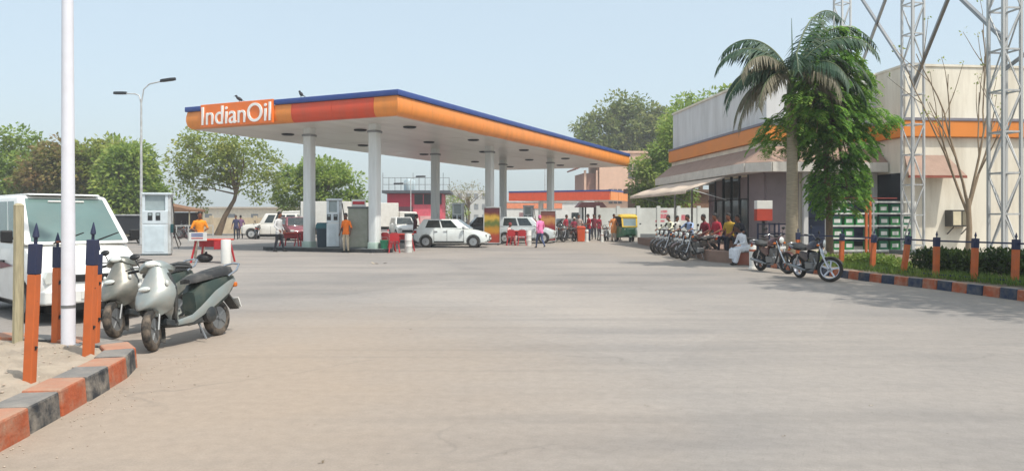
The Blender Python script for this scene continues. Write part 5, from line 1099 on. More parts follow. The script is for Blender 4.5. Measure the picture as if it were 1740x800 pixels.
# ---- white covered trucks behind the columns
def truck(label, loc, rz, col='#e6e4dc'):
    t = thing('parked_truck', label, 'truck', loc, rz, 'vehicles behind the yard'); p = paint('truck_white', col)
    MB().bb((-2.6, -1.0, .75), (1.0, 1.0, 2.75)).build('cargo_box', p, t, bevel=.03); MB().bb((-2.6, -.5, .5), (2.6, .5, .74)).build('chassis', K['black'], t)
    cb_ = MB(); cb_.sideprism([(1.1, .55), (2.75, .55), (2.8, 1.1), (2.55, 2.0), (1.1, 2.05)], -.95, .95); cb_.build('cab', p, t, bevel=.06)
    patch([(2.8, -.95, 1.1), (2.8, .95, 1.1), (2.55, .95, 2.0), (2.55, -.95, 2.0)], .07, .93, .1, .88).build('windscreen', K['glass'], t)
    for s in (-1, 1):
        MB().bb((1.5, s * .955 - .01, 1.2), (2.4, s * .955 + .01, 1.85)).build('side_window', K['glass'], t); MB().box((2.8, s * .7, .85), (.06, .25, .16)).build('headlight', K['lamp'], t)
        for x in (2.0, -1.6): wheel(t, 'wheel', x, s * .85, .42, .24, K['steel'], K['rubber'], 6)
truck('white box truck behind the two front columns', AT(541, 58), R(170)); truck('white box truck behind the red tables', AT(655, 64), R(15))
# ================================================================ people
def limb(mb, pts, rs, n=10, flat=1.0): mb.tube(pts, rs, n, flat=flat)
POSES = {
 'stand': dict(hip=.90, kn=((.02, .10, .49), (.02, -.10, .49)), an=((-.02, .11, .08), (-.02, -.11, .08)), el=((-.04, .26, 1.10), (-.04, -.26, 1.10)), wr=((.06, .27, .86), (.06, -.27, .86)), lean=0),
 'walk': dict(hip=.89, kn=((.20, .09, .50), (-.02, -.09, .48)), an=((.28, .09, .09), (-.32, -.09, .14)), el=((-.14, .25, 1.12), (.06, -.25, 1.11)), wr=((-.10, .28, .87), (.24, -.26, .92)), lean=.02),
 'hold': dict(hip=.90, kn=((.03, .11, .49), (.0, -.12, .49)), an=((0, .12, .08), (-.06, -.13, .08)), el=((.02, .27, 1.12), (.02, -.27, 1.12)), wr=((.26, .18, 1.08), (.26, -.16, 1.05)), lean=.03),
 'wideleg': dict(hip=.88, kn=((.04, .14, .49), (-.04, -.10, .48)), an=((.10, .2, .08), (-.14, -.12, .08)), el=((-.06, .26, 1.10), (-.02, -.27, 1.10)), wr=((.10, .22, .90), (.16, -.20, .92)), lean=.0),
 'bend': dict(hip=.88, kn=((.06, .10, .48), (.0, -.10, .48)), an=((0, .11, .08), (-.06, -.11, .08)), el=((.42, .2, 1.02), (.40, -.2, 1.0)), wr=((.62, .14, .92), (.6, -.12, .9)), lean=.42),
 'sit': dict(hip=.50, kn=((.42, .13, .50), (.42, -.13, .50)), an=((.40, .14, .08), (.44, -.14, .08)), el=((.02, .26, .74), (.04, -.26, .74)), wr=((.30, .17, .60), (.30, -.15, .60)), lean=.05),
 'slump': dict(hip=.50, kn=((.40, .18, .50), (.42, -.10, .52)), an=((.52, .18, .08), (.36, -.12, .08)), el=((.20, .26, .74), (.20, -.26, .74)), wr=((.42, .10, .66), (.40, -.08, .64)), lean=.20),
 'ride': dict(hip=.88, kn=((.30, .22, .62), (.30, -.22, .62)), an=((.05, .24, .30), (.05, -.24, .30)), el=((.26, .30, 1.16), (.26, -.30, 1.16)), wr=((.52, .34, 1.06), (.52, -.34, 1.06)), lean=.12),
}
def person(label, loc, rz, pose, shirt, trousers, group=None, h=1.68, skin=None, long=False, robe=False, hairc=None, cap=None, shoes=True, look=0):
    P = POSES[pose]; k = h / 1.68; t = thing('person', label, 'person', loc, rz, group)
    hip = P['hip']; ln = P['lean']; sk = skin or K['skin']
    def T(f, y, dz): return V((f + ln * dz / .5, y, hip + dz * math.cos(ln)))   # point on the leaning trunk
    mb = MB()
    # trunk as stacked ellipses
    rows = [(-.08, .075, .10), (0, .10, .155), (.08, .105, .15), (.2, .10, .14), (.34, .112, .16), (.44, .105, .175), (.50, .075, .15), (.535, .05, .07), (.60, .048, .05)]
    mb.loft([[T(math.cos(6.283 * q / 14) * a, math.sin(6.283 * q / 14) * b, z) for q in range(14)] for z, a, b in rows])
    hc = T(.02, 0, .70) + V((.02 + ln * .1, 0, 0))
    hr = rot(look)
    head = [(-.115, .03, .025, .035), (-.09, .065, .055, .02), (-.04, .088, .068, .008), (.02, .096, .075, 0), (.07, .09, .072, -.005), (.105, .06, .05, -.008), (.12, .02, .018, -.008)]
    mb.loft([[hc + hr @ V((math.cos(6.283 * q / 14) * a + o, math.sin(6.283 * q / 14) * b, z)) for q in range(14)] for z, a, b, o in head])
    mb.tube([T(.0, 0, .54), hc + V((-.01, 0, -.06))], [.052, .05], 10)
    segs = [('shirt', T(0, 0, .02), T(0, 0, .5), .17)]
    nose = hc + hr @ V((.095, 0, .0))
    mb.ell(nose, (.022, .014, .024), None, 8, 6)
    for s in (0, 1):
        sy = 1 - 2 * s
        sh = T(-.01, sy * .165, .455); el = V(P['el'][s]); wr = V(P['wr'][s]); kn = V(P['kn'][s]); an = V(P['an'][s]); hp = V((0, sy * .085, hip - .01))
        mb.tube([T(0, sy * .10, .46), sh, sh.lerp(el, .3), sh.lerp(el, .8), el, el.lerp(wr, .25), el.lerp(wr, .75), wr], [.05, .062, .053, .044, .041, .042, .031, .026], 10)
        d = (wr - el).normalized(); pm = wr + d * .055; mb.ell(wr + d * .05, (.028, .04, .05), d.to_track_quat('Z', 'Y').to_matrix(), 8, 6)
        mb.tube([hp, hp.lerp(kn, .35), kn - (kn - hp).normalized() * .06, kn, kn.lerp(an, .3), kn.lerp(an, .75), an], [.092, .086, .062, .06, .06, .042, .04] if not robe else [.10, .10, .09, .085, .085, .08, .075], 10)
        td = V((1, 0, 0)); mb.tube([an + V((-.06, 0, -.04)), an + V((.0, 0, -.035)), an + V((.09, sy * .01, -.05)), an + V((.17, sy * .015, -.062))], [.032, .042, .038, .022], 8, flat=.8)
        mb.ell(hc + hr @ V((.0, sy * .076, -.005)), (.018, .01, .028), None, 8, 6)
        segs += [('shirt', sh, el, .065), ('shirt' if long else 'skin', el.lerp(wr, .05), wr, .05), ('skin', wr, wr + d * .12, .06), ('leg', hp, kn, .09), ('leg', kn, an + V((0, 0, .05)), .065), ('shoe', an + V((-.03, 0, -.02)), an + V((.17, 0, -.05)), .05)]
    segs += [('skin', T(0, 0, .57), hc + V((0, 0, .08)), .09)]
    me0 = mb.mesh('body', sk); o = obj('body', me0)
    r_ = o.modifiers.new('r', 'REMESH'); r_.mode = 'VOXEL'; r_.voxel_size = .019; sm = o.modifiers.new('s', 'SMOOTH'); sm.iterations = 2; sm.factor = .4
    dg = bpy.context.evaluated_depsgraph_get(); me = bpy.data.meshes.new_from_object(o.evaluated_get(dg)); bpy.data.objects.remove(o); bpy.data.meshes.remove(me0)
    idx = {'skin': 0, 'shirt': 1, 'leg': 2, 'shoe': 3}; me.materials.clear()
    for m_ in (sk, shirt, trousers, K['shoe'] if shoes else sk, K['hair'], mat('lips', '#5e3028', .6)): me.materials.append(m_)
    vs = [v.co for v in me.vertices]; mi = []
    for p in me.polygons:
        c = p.center; best = None
        for nm, a, b, rad in segs:
            ab = b - a; tt = max(0, min(1, (c - a).dot(ab) / ab.length_squared)); dd = (c - a - ab * tt).length / rad
            if best is None or dd < best[0]: best = (dd, nm)
        nm = best[1]
        if c.z > T(0, 0, .54).z and (c - hc).length < .2: nm = 'skin'
        if nm == 'shirt' and c.z < hip - .03 and not robe and pose not in ('sit', 'slump', 'ride'): nm = 'leg'
        if nm == 'leg' and pose in ('stand', 'walk', 'hold', 'wideleg', 'bend') and c.z > hip - .12: nm = 'shirt'
        mi.append(idx[nm])
    me.polygons.foreach_set('material_index', mi); me.polygons.foreach_set('use_smooth', [True] * len(mi))
    # fingers, eyes and mouth join the same body mesh
    fb = MB()
    for s in (0, 1):
        sy = 1 - 2 * s; el = V(P['el'][s]); wr = V(P['wr'][s]); d = (wr - el).normalized(); side = d.cross(V((0, 1, 0))).normalized(); nrm = d.cross(side).normalized()
        for q, (off, l) in enumerate(((-.026, .06), (-.009, .072), (.009, .068), (.026, .052))):
            b = wr + d * .085 + side * off; c_ = -nrm * sy * .0; e1 = b + d * l * .55 + nrm * .008; e2 = e1 + d * l * .42 + nrm * .018
            fb.tube([b, e1, e2], [.0095, .009, .006], 6)
        b = wr + d * .03 + side * .03; fb.tube([b, b + d * .03 + side * .022, b + d * .06 + side * .026], [.011, .010, .007], 6)
    nfing = len(fb.f)
    for sy in (-1, 1): fb.ell(hc + hr @ V((.085, sy * .031, .018)), (.011, .014, .009), None, 6, 4, 4)
    fb.ell(hc + hr @ V((.082, 0, -.055)), (.012, .025, .006), None, 6, 4, 5)
    bm = bmesh.new(); bm.from_mesh(me); m2 = fb.mesh('f', sk, smooth=60); bm.from_mesh(m2); bm.to_mesh(me); bm.free()
    body = obj('body', me, t); me.transform(M.Scale(k, 4))
    hb = MB()      # hair cap with a small fringe
    hb.loft([[hc + hr @ V((math.cos(6.283 * q / 14) * a + o_, math.sin(6.283 * q / 14) * b, z - .035 * max(0, -math.cos(6.283 * q / 14)) * (1 if z < .05 else 0))) for q in range(14)] for z, a, b, o_ in ((-.01, .088, .083, -.022), (.045, .098, .083, -.012), (.085, .093, .078, -.009), (.118, .064, .055, -.01), (.135, .02, .02, -.01))])
    hb.build('cap' if cap else 'hair', cap or hairc or K['hair'], t, smooth=60).scale = (k,) * 3
    if robe:       # loose tunic skirt over the lap or thighs
        rb = MB()
        if P['hip'] > .8: rb.loft([[V((math.cos(6.283 * q / 14) * a, math.sin(6.283 * q / 14) * b, z)) for q in range(14)] for z, a, b in ((hip + .12, .118, .168), (hip, .135, .19), (hip - .2, .15, .205), (hip - .38, .16, .21), (hip - .37, .14, .19), (hip - .1, .12, .17))])
        else: rb.loft([[V((x, y, z)) for y, z in ((-w, zb), (-w, zt - .03), (-w * .6, zt), (w * .6, zt), (w, zt - .03), (w, zb))] for x, w, zb, zt in ((-.12, .17, hip - .04, hip + .16), (.1, .215, hip - .05, hip + .115), (.42, .23, hip - .08, hip + .085), (.52, .20, hip - .3, hip + .02))])
        rb.build('tunic', shirt, t, smooth=60, bevel=.02).scale = (k,) * 3
    return t
def face(dx, dy): return math.atan2(dy, dx)
GP = 'people around the fuel station'
sk2 = mat('skin_light', '#94624a', .6, var=.08); sk3 = mat('skin_dark', '#5a3626', .6, var=.08)
person('person in a yellow orange shirt standing behind the red stall table', AT(339, 26.4), R(-60), 'hold', cloth('#e08a1e'), cloth('#8d8577'), GP)
person('person in pale grey shirt and dark trousers at the left end of the island', AT(474, 33.0), R(-20), 'wideleg', cloth('#c4c4c4'), cloth('#1a1a26'), GP, 1.74, long=True)
person('person in bright orange shirt and beige trousers before the dispensers', AT(588, 32.3), R(-115), 'stand', cloth('#e8741a'), cloth('#b5a890'), GP, 1.66, skin=sk3)
person('person in dark maroon standing close to the tail of the white hatchback', AT(705, 39.6), R(10), 'hold', cloth('#4d1a24'), cloth('#3a2028'), GP, 1.66, long=True)
person('person in a pink shirt and jeans walking across the forecourt', AT(918, 37.0), R(115), 'walk', cloth('#ec7fb0'), cloth('#45506e'), GP, 1.6, long=True, hairc=cloth('#d06a98'))
person('person in whitish pink clothes seated at the far red table', AT(864, 42.6, -.05), R(-20), 'sit', cloth('#d8b4ae'), cloth('#c0a09a'), GP, 1.62, cap=cloth('#8a3038'))
person('person in a red shirt and blue jeans left of the pair near the far canopy', AT(1001, 48.6), R(200), 'hold', cloth('#a3182c'), cloth('#22304e'), GP, 1.7)
person('person in a dark red shirt right of the pair near the far canopy', AT(1018, 49.4), R(-50), 'stand', cloth('#8c1f34'), cloth('#453c44'), GP, 1.66)
person('person in light orange tunic and pale trousers beside the auto rickshaw', AT(1043, 47.6), R(-80), 'stand', cloth('#d88a4e'), cloth('#c2aa98'), GP, 1.7, robe=True, long=True)
person('person in a rust brown shirt close behind the auto rickshaw', AT(1053, 49.4), R(20), 'stand', cloth('#9a5228'), cloth('#54433c'), GP, 1.66)
person('person in white cap and maroon clothes near the orange bin', AT(975, 48.2), R(-70), 'hold', cloth('#8a2a40'), cloth('#5a2434'), GP, 1.5, cap=cloth('#dcd8cc'))
person('distant person in blue standing beyond the stall table', AT(401, 52), R(-90), 'stand', cloth('#3a3c5a'), cloth('#2a2c38'), GP, 1.65)
person('distant person in purple by the yard edge left of the jeep', AT(409, 54), R(120), 'stand', cloth('#6a4a6a'), cloth('#3a3440'), GP, 1.65)
person('small person in blue at the far booth behind the canopy', AT(894, 70), R(-90), 'stand', cloth('#3c5a78'), cloth('#2a3440'), GP, 1.66)
person('person in crimson shirt waiting left of the person in white cap', AT(962, 49.5), R(-40), 'stand', cloth('#9c2234'), cloth('#2a2a34'), GP, 1.66)
person('person in pale shirt behind the orange bin', AT(984, 49.8), R(-110), 'hold', cloth('#b8a8a0'), cloth('#4a3a40'), GP, 1.68)
person('person in maroon shirt at the far side of the pair in red', AT(1009, 51.5), R(-100), 'stand', cloth('#6e2030'), cloth('#34343c'), GP, 1.7)
GR = 'people sitting and waiting before the shop'
def rider(lab, px, py, a, sh, tr, **k):
    g = G(px, py); c = V((g.x + .15, g.y + .1, 0)); d = V((math.cos(R(a)), math.sin(R(a)), 0)); person(lab, c - d * .28 + V((0, 0, -.02)), R(a), 'ride', sh, tr, GR, 1.62, **k)
rider('person in cream shirt sitting astride the motorcycle at the far end of the row', 1128, 430, 212, cloth('#d8d4b8'), cloth('#4a3f4a'), long=True)
rider('person in light blue shirt sitting astride the fourth motorcycle of the row', 1160, 437, 215, cloth('#93a7c8'), cloth('#2c2e3c'))
def sit_at(lab, px, Y, z, rz, sh, tr, pose='sit', **k): person(lab, AT(px, Y, z), rz, pose, sh, tr, GR, **k)
sit_at('person in dark red at the far end of the stone bench', 1199, 27.9, .37 - .06, R(205), cloth('#7a1a2c'), cloth('#3a2028'), skin=sk3)
sit_at('person in red and white seated second on the stone bench', 1219, 27.2, .37 - .06, R(200), cloth('#a8283a'), cloth('#c9b9b0'), h=1.72)
sit_at('person in a yellow top seated on the stone bench', 1241, 26.4, .37 - .06, R(215), cloth('#b39030'), cloth('#191c30'), h=1.72)
sit_at('person in black clothes at the near end of the stone bench', 1257, 25.7, .37 - .06, R(210), cloth('#20212a'), cloth('#15171f'), h=1.66)
sit_at('person in white tunic hunched on the reddish block seat', 1268, 24.0, -.01, R(196), cloth('#dfe1e6'), cloth('#dadde3'), 'slump', h=1.66, long=True, robe=True, skin=sk3)
person('person in white standing at the back of the motorcycle row', AT(1150, 33.4), R(-60), 'stand', cloth('#c9c8c2'), cloth('#3a3a40'), GR, 1.55)
# ================================================================ red tables, chairs, stall
rp = mat('red_plastic', '#b3202a', .45, var=.08, dirt='#8f5a50', dirt_amt=.3); tabred = mat('table_red', '#c73a26', .5, var=.08, dirt='#a8685a', dirt_amt=.35)
def table(label, loc, rz, w=1.1, d=.6, sign=False, grp='red tables on the forecourt'):
    t = thing('red_table', label, 'table', loc, rz, grp)
    MB().bb((-w/2, -d/2, .74), (w/2, d/2, .79)).build('table_top', tabred, t, bevel=.012)
    for sx in (-1, 1):
        for sy in (-1, 1): MB().bar((sx * (w/2 - .12), sy * (d/2 - .08), .74), (sx * (w/2 + .02), sy * (d/2 + .0), 0), .05, .05).build('leg', rp, t)
    MB().bb((-w/2 + .1, -.02, .52), (w/2 - .1, .02, .735)).build('apron_board', rp, t)
    return t
def chair(label, loc, rz, grp='red plastic chairs on the forecourt'):
    t = thing('plastic_chair', label, 'chair', loc, rz, grp)
    MB().loft([rrect(.40, .06, .40), rrect(.44, .06, .43)]).build('seat', rp, t, smooth=40)
    bk = MB(); bk.loft([[V((-.2 - b_, y, z)) for y, z, b_ in [(y0, z0, z0 * .12 - .05) for y0, z0 in ((-.19, .50), (-.21, .80), (-.12, .86), (.12, .86), (.21, .80), (.19, .50))]], [V((-.175 - b_, y, z)) for y, z, b_ in [(y0, z0, z0 * .12 - .05) for y0, z0 in ((-.19, .50), (-.21, .80), (-.12, .86), (.12, .86), (.21, .80), (.19, .50))]]]); bk.build('backrest', rp, t)
    for sx in (-1, 1):
        for sy in (-1, 1): MB().bar((sx * .17, sy * .17, .41), (sx * .23, sy * .23, 0), .045, .045).build('leg', rp, t)
        MB().bar((-.21, sx * .2, .43), (-.215, sx * .2, .52), .04, .04).build('back_post', rp, t); ar_ = MB().tube([(-.21, sx * .21, .64), (.05, sx * .24, .64), (.16, sx * .22, .42)], .02, 6).build('armrest', rp, t)
    return t
def can_(label, loc, h=.8, r=.16):
    t = thing('white_drum', label, 'drum', loc, 0, 'white drums beside the red tables')
    MB().lathe([(r * .96, 0), (r, .03), (r, h * .33), (r * 1.03, h * .34), (r, h * .36), (r, h * .66), (r * 1.03, h * .67), (r, h * .69), (r, h - .03), (r * .95, h)], n=16).build('drum_body', K['white'], t, smooth=40); MB().lathe([(r * .98, h), (r * .98, h + .02), (r * .2, h + .03)], n=16).build('lid', K['white'], t, smooth=40)
# stall at left
stl = table('red stall table with white notice panel near the street lamp', AT(362, 25.2), R(-4), 1.15, .7)
npn = MB().bb((-.62, -.42, .74), (-.02, -.39, 1.02)).build('notice_panel', K['white'], stl)
for k, c_ in ((.96, '#3b4a86'), (.90, '#3b4a86'), (.82, '#b0404a')): MB().bb((-.54, -.425, k - .018), (-.14, -.4205, k + .018)).build('printed_line', mat('print_' + c_[1:], c_, .6), npn)
MB().bb((.22, -.4, .46), (.56, -.3, .735)).build('red_box', rp, stl)
wd = thing('white_drum', 'white drum at the right leg of the red stall table', 'drum', AT(384, 24.6), 0, 'white drums beside the red tables'); MB().lathe([(.155, 0), (.16, .74), (.15, .78), (.02, .79)], n=16).build('drum_body', K['white'], wd, smooth=40)
bkt = thing('black_bag', 'black bag lying under the red stall table', 'bag', AT(348, 25.2), 0); MB().ell((0, 0, .15), (.28, .2, .15), None, 12, 8).build('sack', K['black'], bkt, smooth=60); MB().tube([(.03, 0, .27), (.06, 0, .36)], [.06, .03], 8).build('neck', K['black'], bkt)
table('red table between the near column and the white hatchback', AT(684, 33.6), R(-8), .9, .6); chair('red plastic chair left of the table by the near column', AT(660, 33.0), R(60)); chair('red plastic chair in front of the table by the near column', AT(670, 32.2), R(100))
can_('white drum between the red table and the hatchback', AT(694, 32.4)); 
table('red table beside the silver car under the canopy', AT(882, 41.4), R(-8), .9, .6); chair('red plastic chair by the table near the silver car', AT(868, 40.6), R(95)); chair('red plastic chair facing the table near the silver car', AT(887, 40.4), R(90)); can_('white drum right of the table near the silver car', AT(898, 40.4))
table('red and white table behind the person in grey shirt', AT(496, 36.4), R(-10), 1.0, .6); chair('red plastic chair left of the second front column', AT(511, 36.4), R(150))
gb = thing('green_bucket', 'green bucket at the foot of the near column', 'bucket', canp(2, 2.0, .16), 0); MB().lathe([(.13, 0), (.19, .34), (.2, .35), (.2, .37), (.12, .36)], n=16).build('bucket_body', mat('bucket_green', '#2f8a66', .5), gb, smooth=40); MB().tube([(-.19, 0, .36), (-.1, .1, .50), (.1, .1, .50), (.19, 0, .36)], .008, 6).build('handle', K['steel'], gb)
ob = thing('orange_bin', 'orange bin standing left of the pair in red shirts', 'bin', AT(987, 47.2), 0); MB().loft([rrect(.44, .06, .02), rrect(.54, .06, .82)]).build('bin_body', mat('bin_orange', '#d0562a', .5), ob, smooth=40); MB().loft([rrect(.57, .06, .822), rrect(.57, .08, .90), rrect(.4, .1, .98)]).build('lid', mat('bin_lid', '#b8472a', .5), ob, smooth=40)
bollard('white bollard beside the orange bin', AT(997, 46.6), .11, .78); bollard('short yellow white bollard left of the auto rickshaw', AT(1023, 46.4), .09, .55)
# ================================================================ background
def bwall(mb, a, b, h, th=.2): mb.bar((a[0], a[1], h / 2), (b[0], b[1], h / 2), th, h)
# pale boundary wall with red painted patches
bw = thing('boundary_wall', 'pale painted boundary wall with red lettering patches behind the motorcycles', 'wall', (0, 0, 0))
bwm = mat('boundary_paint', '#d2d5d0', .85, var=.08, scale=.6, bump=.2, dirt='#9a9c94', dirt_amt=.5, dirt_scale=.5)
A_, B_ = AT(1016, 57), AT(1290, 57); A_ = V((A_.x, A_.y, 0)); n_ = 8
dv = (B_ - A_) / n_
for i in range(n_):
    p, q = A_ + dv * i, A_ + dv * (i + 1); d = dv.normalized() * .13
    MB().bar(p + d + V((0, 0, 1.2)), q - d + V((0, 0, 1.2)), .15, 2.1).build('wall_panel', bwm, bw); MB().bar(p + d + V((0, 0, .14)), q - d + V((0, 0, .14)), .2, .28).build('plinth_course', mat('wall_plinth_grey', '#6c7072', .85), bw)
for i in range(n_ + 1): p = A_ + dv * i; MB().box((p.x, p.y, 1.2), (.26, .26, 2.4)).build('pier', bwm, bw)
nn = V((dv.y, -dv.x, 0)).normalized() * -1
if nn.y > 0: nn = -nn
rr = mat('wall_red_paint', '#c25a66', .8, var=.3, scale=9, dirt='#c7b8b4', dirt_amt=.9, dirt_scale=6)
def onwall(px, z):
    # where the sight line meets the wall
    k = (px - 870) / 1271; t_ = (k * A_.y - A_.x) / (dv.x - k * dv.y); p = A_ + dv * t_; return V((p.x, p.y, z)) + nn * .078
for px, z, w_, h_ in ((1126, 1.62, .9, .34), (1128, 1.98, .5, .2), (1121, 1.25, .7, .14), (1164, 1.52, .6, .42)):
    p = onwall(px, z); d = dv.normalized(); MB().bar(p - d * w_ / 2, p + d * w_ / 2, .006, h_).build('painted_patch', rr, bw)
# brown shed behind the wall
shd = thing('brick_shed', 'brown shed roof showing over the boundary wall under the awning', 'shed', AT(1170, 62), R(8))
brn = mat('shed_brown', '#7a5c48', .9, var=.2, bump=.3); MB().bb((-4, 0, 0), (4, 4, 3.6)).build('wall', brn, shd); MB().sideprism([(-4.3, 3.6), (4.3, 3.6), (4.3, 3.75), (-4.3, 4.0)], -.4, 4.3).build('roof', mat('shed_roof', '#6a5448', .8), shd)
MB().bb((-1, -.03, 0), (0, -.002, 2.1)).build('door', K['darkm'], shd)
# second canopy
sc_o = AT(1036, 82); sca = CA
s2 = thing('station_canopy', 'small far canopy with red orange fascia behind the big canopy', 'canopy', (sc_o.x, sc_o.y, 0), sca)
zf0 = 1.5 + 31 * 82 / 1271; zf1 = zf0 + 1.05; Lw = 12.2; Dp = 9
MB().bb((.1, .1, zf0), (Dp, Lw - .1, zf0 + .25)).build('ceiling', K['soffit'], s2); MB().bb((.1, .1, zf0 + .26), (Dp, Lw - .1, zf1 - .1)).build('roof_deck', K['steel'], s2)
fo = mat('far_fascia_orange', '#e2552a', .5, var=.06)
for i in range(4): MB().bb((-.08, Lw * i / 4 + .01, zf0 - .05), (.09, Lw * (i + 1) / 4 - .01, zf1 - .15)).build('fascia_panel', fo, s2)
MB().bb((-.1, -.14, zf1 - .149), (.09, Lw, zf1 + .03)).build('trim_band', K['blue'], s2)
for i in range(3): MB().bb((.1 + 3 * i + .01, -.08, zf0 - .05), (3 + 3 * i, .09, zf1 - .15)).build('fascia_panel', O_, s2)
MB().bb((.1, -.1, zf1 - .149), (Dp, .09, zf1 + .03)).build('trim_band', K['blue'], s2)
for u, v in ((2, 4), (2, 9)): MB().box((u, v, zf0 / 2), (.45, .45, zf0)).build('column', K['colm'], s2)
# small dark roofed shelter and white stores with an orange stripe
sh_ = thing('kiosk_shelter', 'small dark roofed shelter on thin posts behind the red shirts', 'shelter', AT(1003, 66), R(4))
MB().sideprism([(-1.3, 2.42), (1.3, 2.42), (.9, 2.85), (-.9, 2.85)], -1, 1).build('roof', mat('shelter_maroon', '#5a3234', .7), sh_)
for x in (-.55, .55):
    for y in (-.7, .7): MB().tube([(x, y, 0), (x, y, 2.42)], .07, 8).build('post', K['darkm'], sh_)
sto = thing('store_building', 'low white store with pale orange stripe beyond the far canopy', 'building', AT(915, 101), R(3))
MB().bb((-4.5, 0, 0), (7.5, 6, 3.6)).build('wall', K['white'], sto); MB().bb((-4.6, -.1, 2.75), (3.2, .05, 3.45)).build('stripe_board', mat('pale_orange', '#e08a64', .7), sto); MB().bb((-4.7, -.15, 3.6), (7.6, 6.1, 3.75)).build('roof_slab', greyw, sto)
for x in (-2.6, .2): MB().bb((x, -.06, 0), (x + 1.1, -.003, 2.2)).build('door', mat('store_door', '#8f6f70', .7), sto)
MB().bb((4.5, -.06, 1.1), (5.8, -.003, 2.2)).build('window', K['glass'], sto)
# beige house
hs = thing('beige_house', 'beige two storey house with sloping porch roof behind the far canopy', 'house', AT(1052, 112), R(6))
bg_ = mat('beige_plaster', '#d2ae96', .85, var=.07, scale=.7, dirt='#b0937f', dirt_amt=.35); rfm = mat('house_roof_brown', '#7a5346', .8)
MB().bb((-3.0, 0, 0), (5.5, 8, 11.2)).build('wall', bg_, hs); MB().bb((-3.2, -.2, 11.2), (5.7, 8.2, 11.5)).build('parapet', bg_, hs)
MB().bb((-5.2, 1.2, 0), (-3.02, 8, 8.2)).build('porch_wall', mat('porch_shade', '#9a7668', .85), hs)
MB().sideprism([(-6.6, 8.6), (-3.02, 10.2), (-3.02, 10.45), (-6.7, 8.8)], -.6, 7).build('porch_roof', rfm, hs)
for x in (-5.1, -3.3): MB().box((x, .4, 4.3), (.3, .3, 8.6)).build('porch_column', bg_, hs)
for x, z in ((1.4, 7.4), (1.4, 3.6), (-1.6, 3.6)):
    wd_ = MB().bb((x, -.05, z), (x + 2.0, -.003, z + 2.2)).build('window', mat('house_window', '#5a5456', .4), hs); MB().bb((x + .62, -.09, z), (x + .72, -.051, z + 2.2)).build('frame_bar', bg_, wd_); MB().bb((x + 1.28, -.09, z), (x + 1.38, -.051, z + 2.2)).build('frame_bar', bg_, wd_); MB().bb((x, -.095, z + 1.05), (x + 2.0, -.052, z + 1.15)).build('frame_bar', bg_, wd_)
MB().sideprism([(-6.7, 4.9), (5.8, 4.9), (5.8, 5.1), (-6.7, 5.1)], -1.1, -.003).build('sun_shade', rfm, hs)
# red two storey building with roof rail
rd = thing('red_building', 'red and dark two storey building with railed roof behind the columns', 'building', AT(702, 84), R(2))
rm1 = mat('crimson_board', '#b0243f', .6, var=.08); rm2 = mat('faded_red', '#cf5a68', .7, var=.1)
MB().bb((-2.9, 0, 0), (3.3, 6, 4.2)).build('wall', rm2, rd); MB().bb((-3.4, -.7, 4.25), (4.2, 6.2, 4.55)).build('roof_slab', mat('slab_dark', '#4c5258', .7), rd)
MB().bb((-2.9, -.08, 2.75), (0, -.003, 4.2)).build('crimson_panel', rm1, rd); MB().bb((.15, -.06, 3.0), (3.2, -.003, 4.15)).build('dark_window', mat('red_house_glass', '#2a2628', .3), rd); MB().bb((-2.9, -.1, 1.75), (.0, -.004, 2.74)).build('dark_strip', mat('dark_strip', '#54303a', .6), rd)
for x in (1.1, 2.2): MB().bb((x, -.08, 3.0), (x + .08, -.061, 4.15)).build('mullion', rm2, rd)
MB().bb((-1.6, -.06, 0), (-.5, -.005, 1.7)).build('door', K['white'], rd); MB().bb((.8, -.06, .6), (2.6, -.005, 1.7)).build('shutter', mat('shutter_pink', '#d8a8a4', .6), rd)
for k in range(12): beam('roof_post', (-3.3 + k * .67, -.6, 4.55), (-3.3 + k * .67, -.6, 6.0 + (.5 if k % 5 == 0 else 0)), .06, K['steel'], rd)
for z in (5.2, 5.95): beam('roof_rail', (-3.3, -.6, z), (4.07, -.6, z), .05, K['steel'], rd)
tk = MB().lathe([(.6, 4.56), (.65, 4.7), (.65, 5.7), (.5, 5.9), (.2, 5.95)], c=(-.6, 2, 0), n=16).build('water_tank', mat('tank_blue_grey', '#b4c3c8', .6), rd, smooth=40)
street_lamp('thin yard lamp before the red building', AT(698, 66), 4.9, ((.5, 0, .2, 1), (-.7, 0, -.4, 1)), .06)
street_lamp('distant mast with lamps above the far canopy', AT(926, 118), 12.2, ((.7, 0, .3, 1), (-.9, 0, -.4, 1)), .1)
# pale far apartment block, hazy
ap = thing('apartment_block', 'pale grey apartment block far behind the columns', 'building', AT(786, 190), R(3))
pm_ = mat('pale_grey_plaster', '#b9b9b4', .9, var=.05, scale=.3); MB().bb((-6, 0, 0), (7, 9, 8.5)).build('wall', pm_, ap)
for i in range(6):
    for j in range(3): MB().bb((-5.3 + i * 2.05, -.05, .9 + j * 2.7), (-4.2 + i * 2.05, -.003, 2.3 + j * 2.7)).build('window', mat('far_window', '#787c7e', .5), ap)
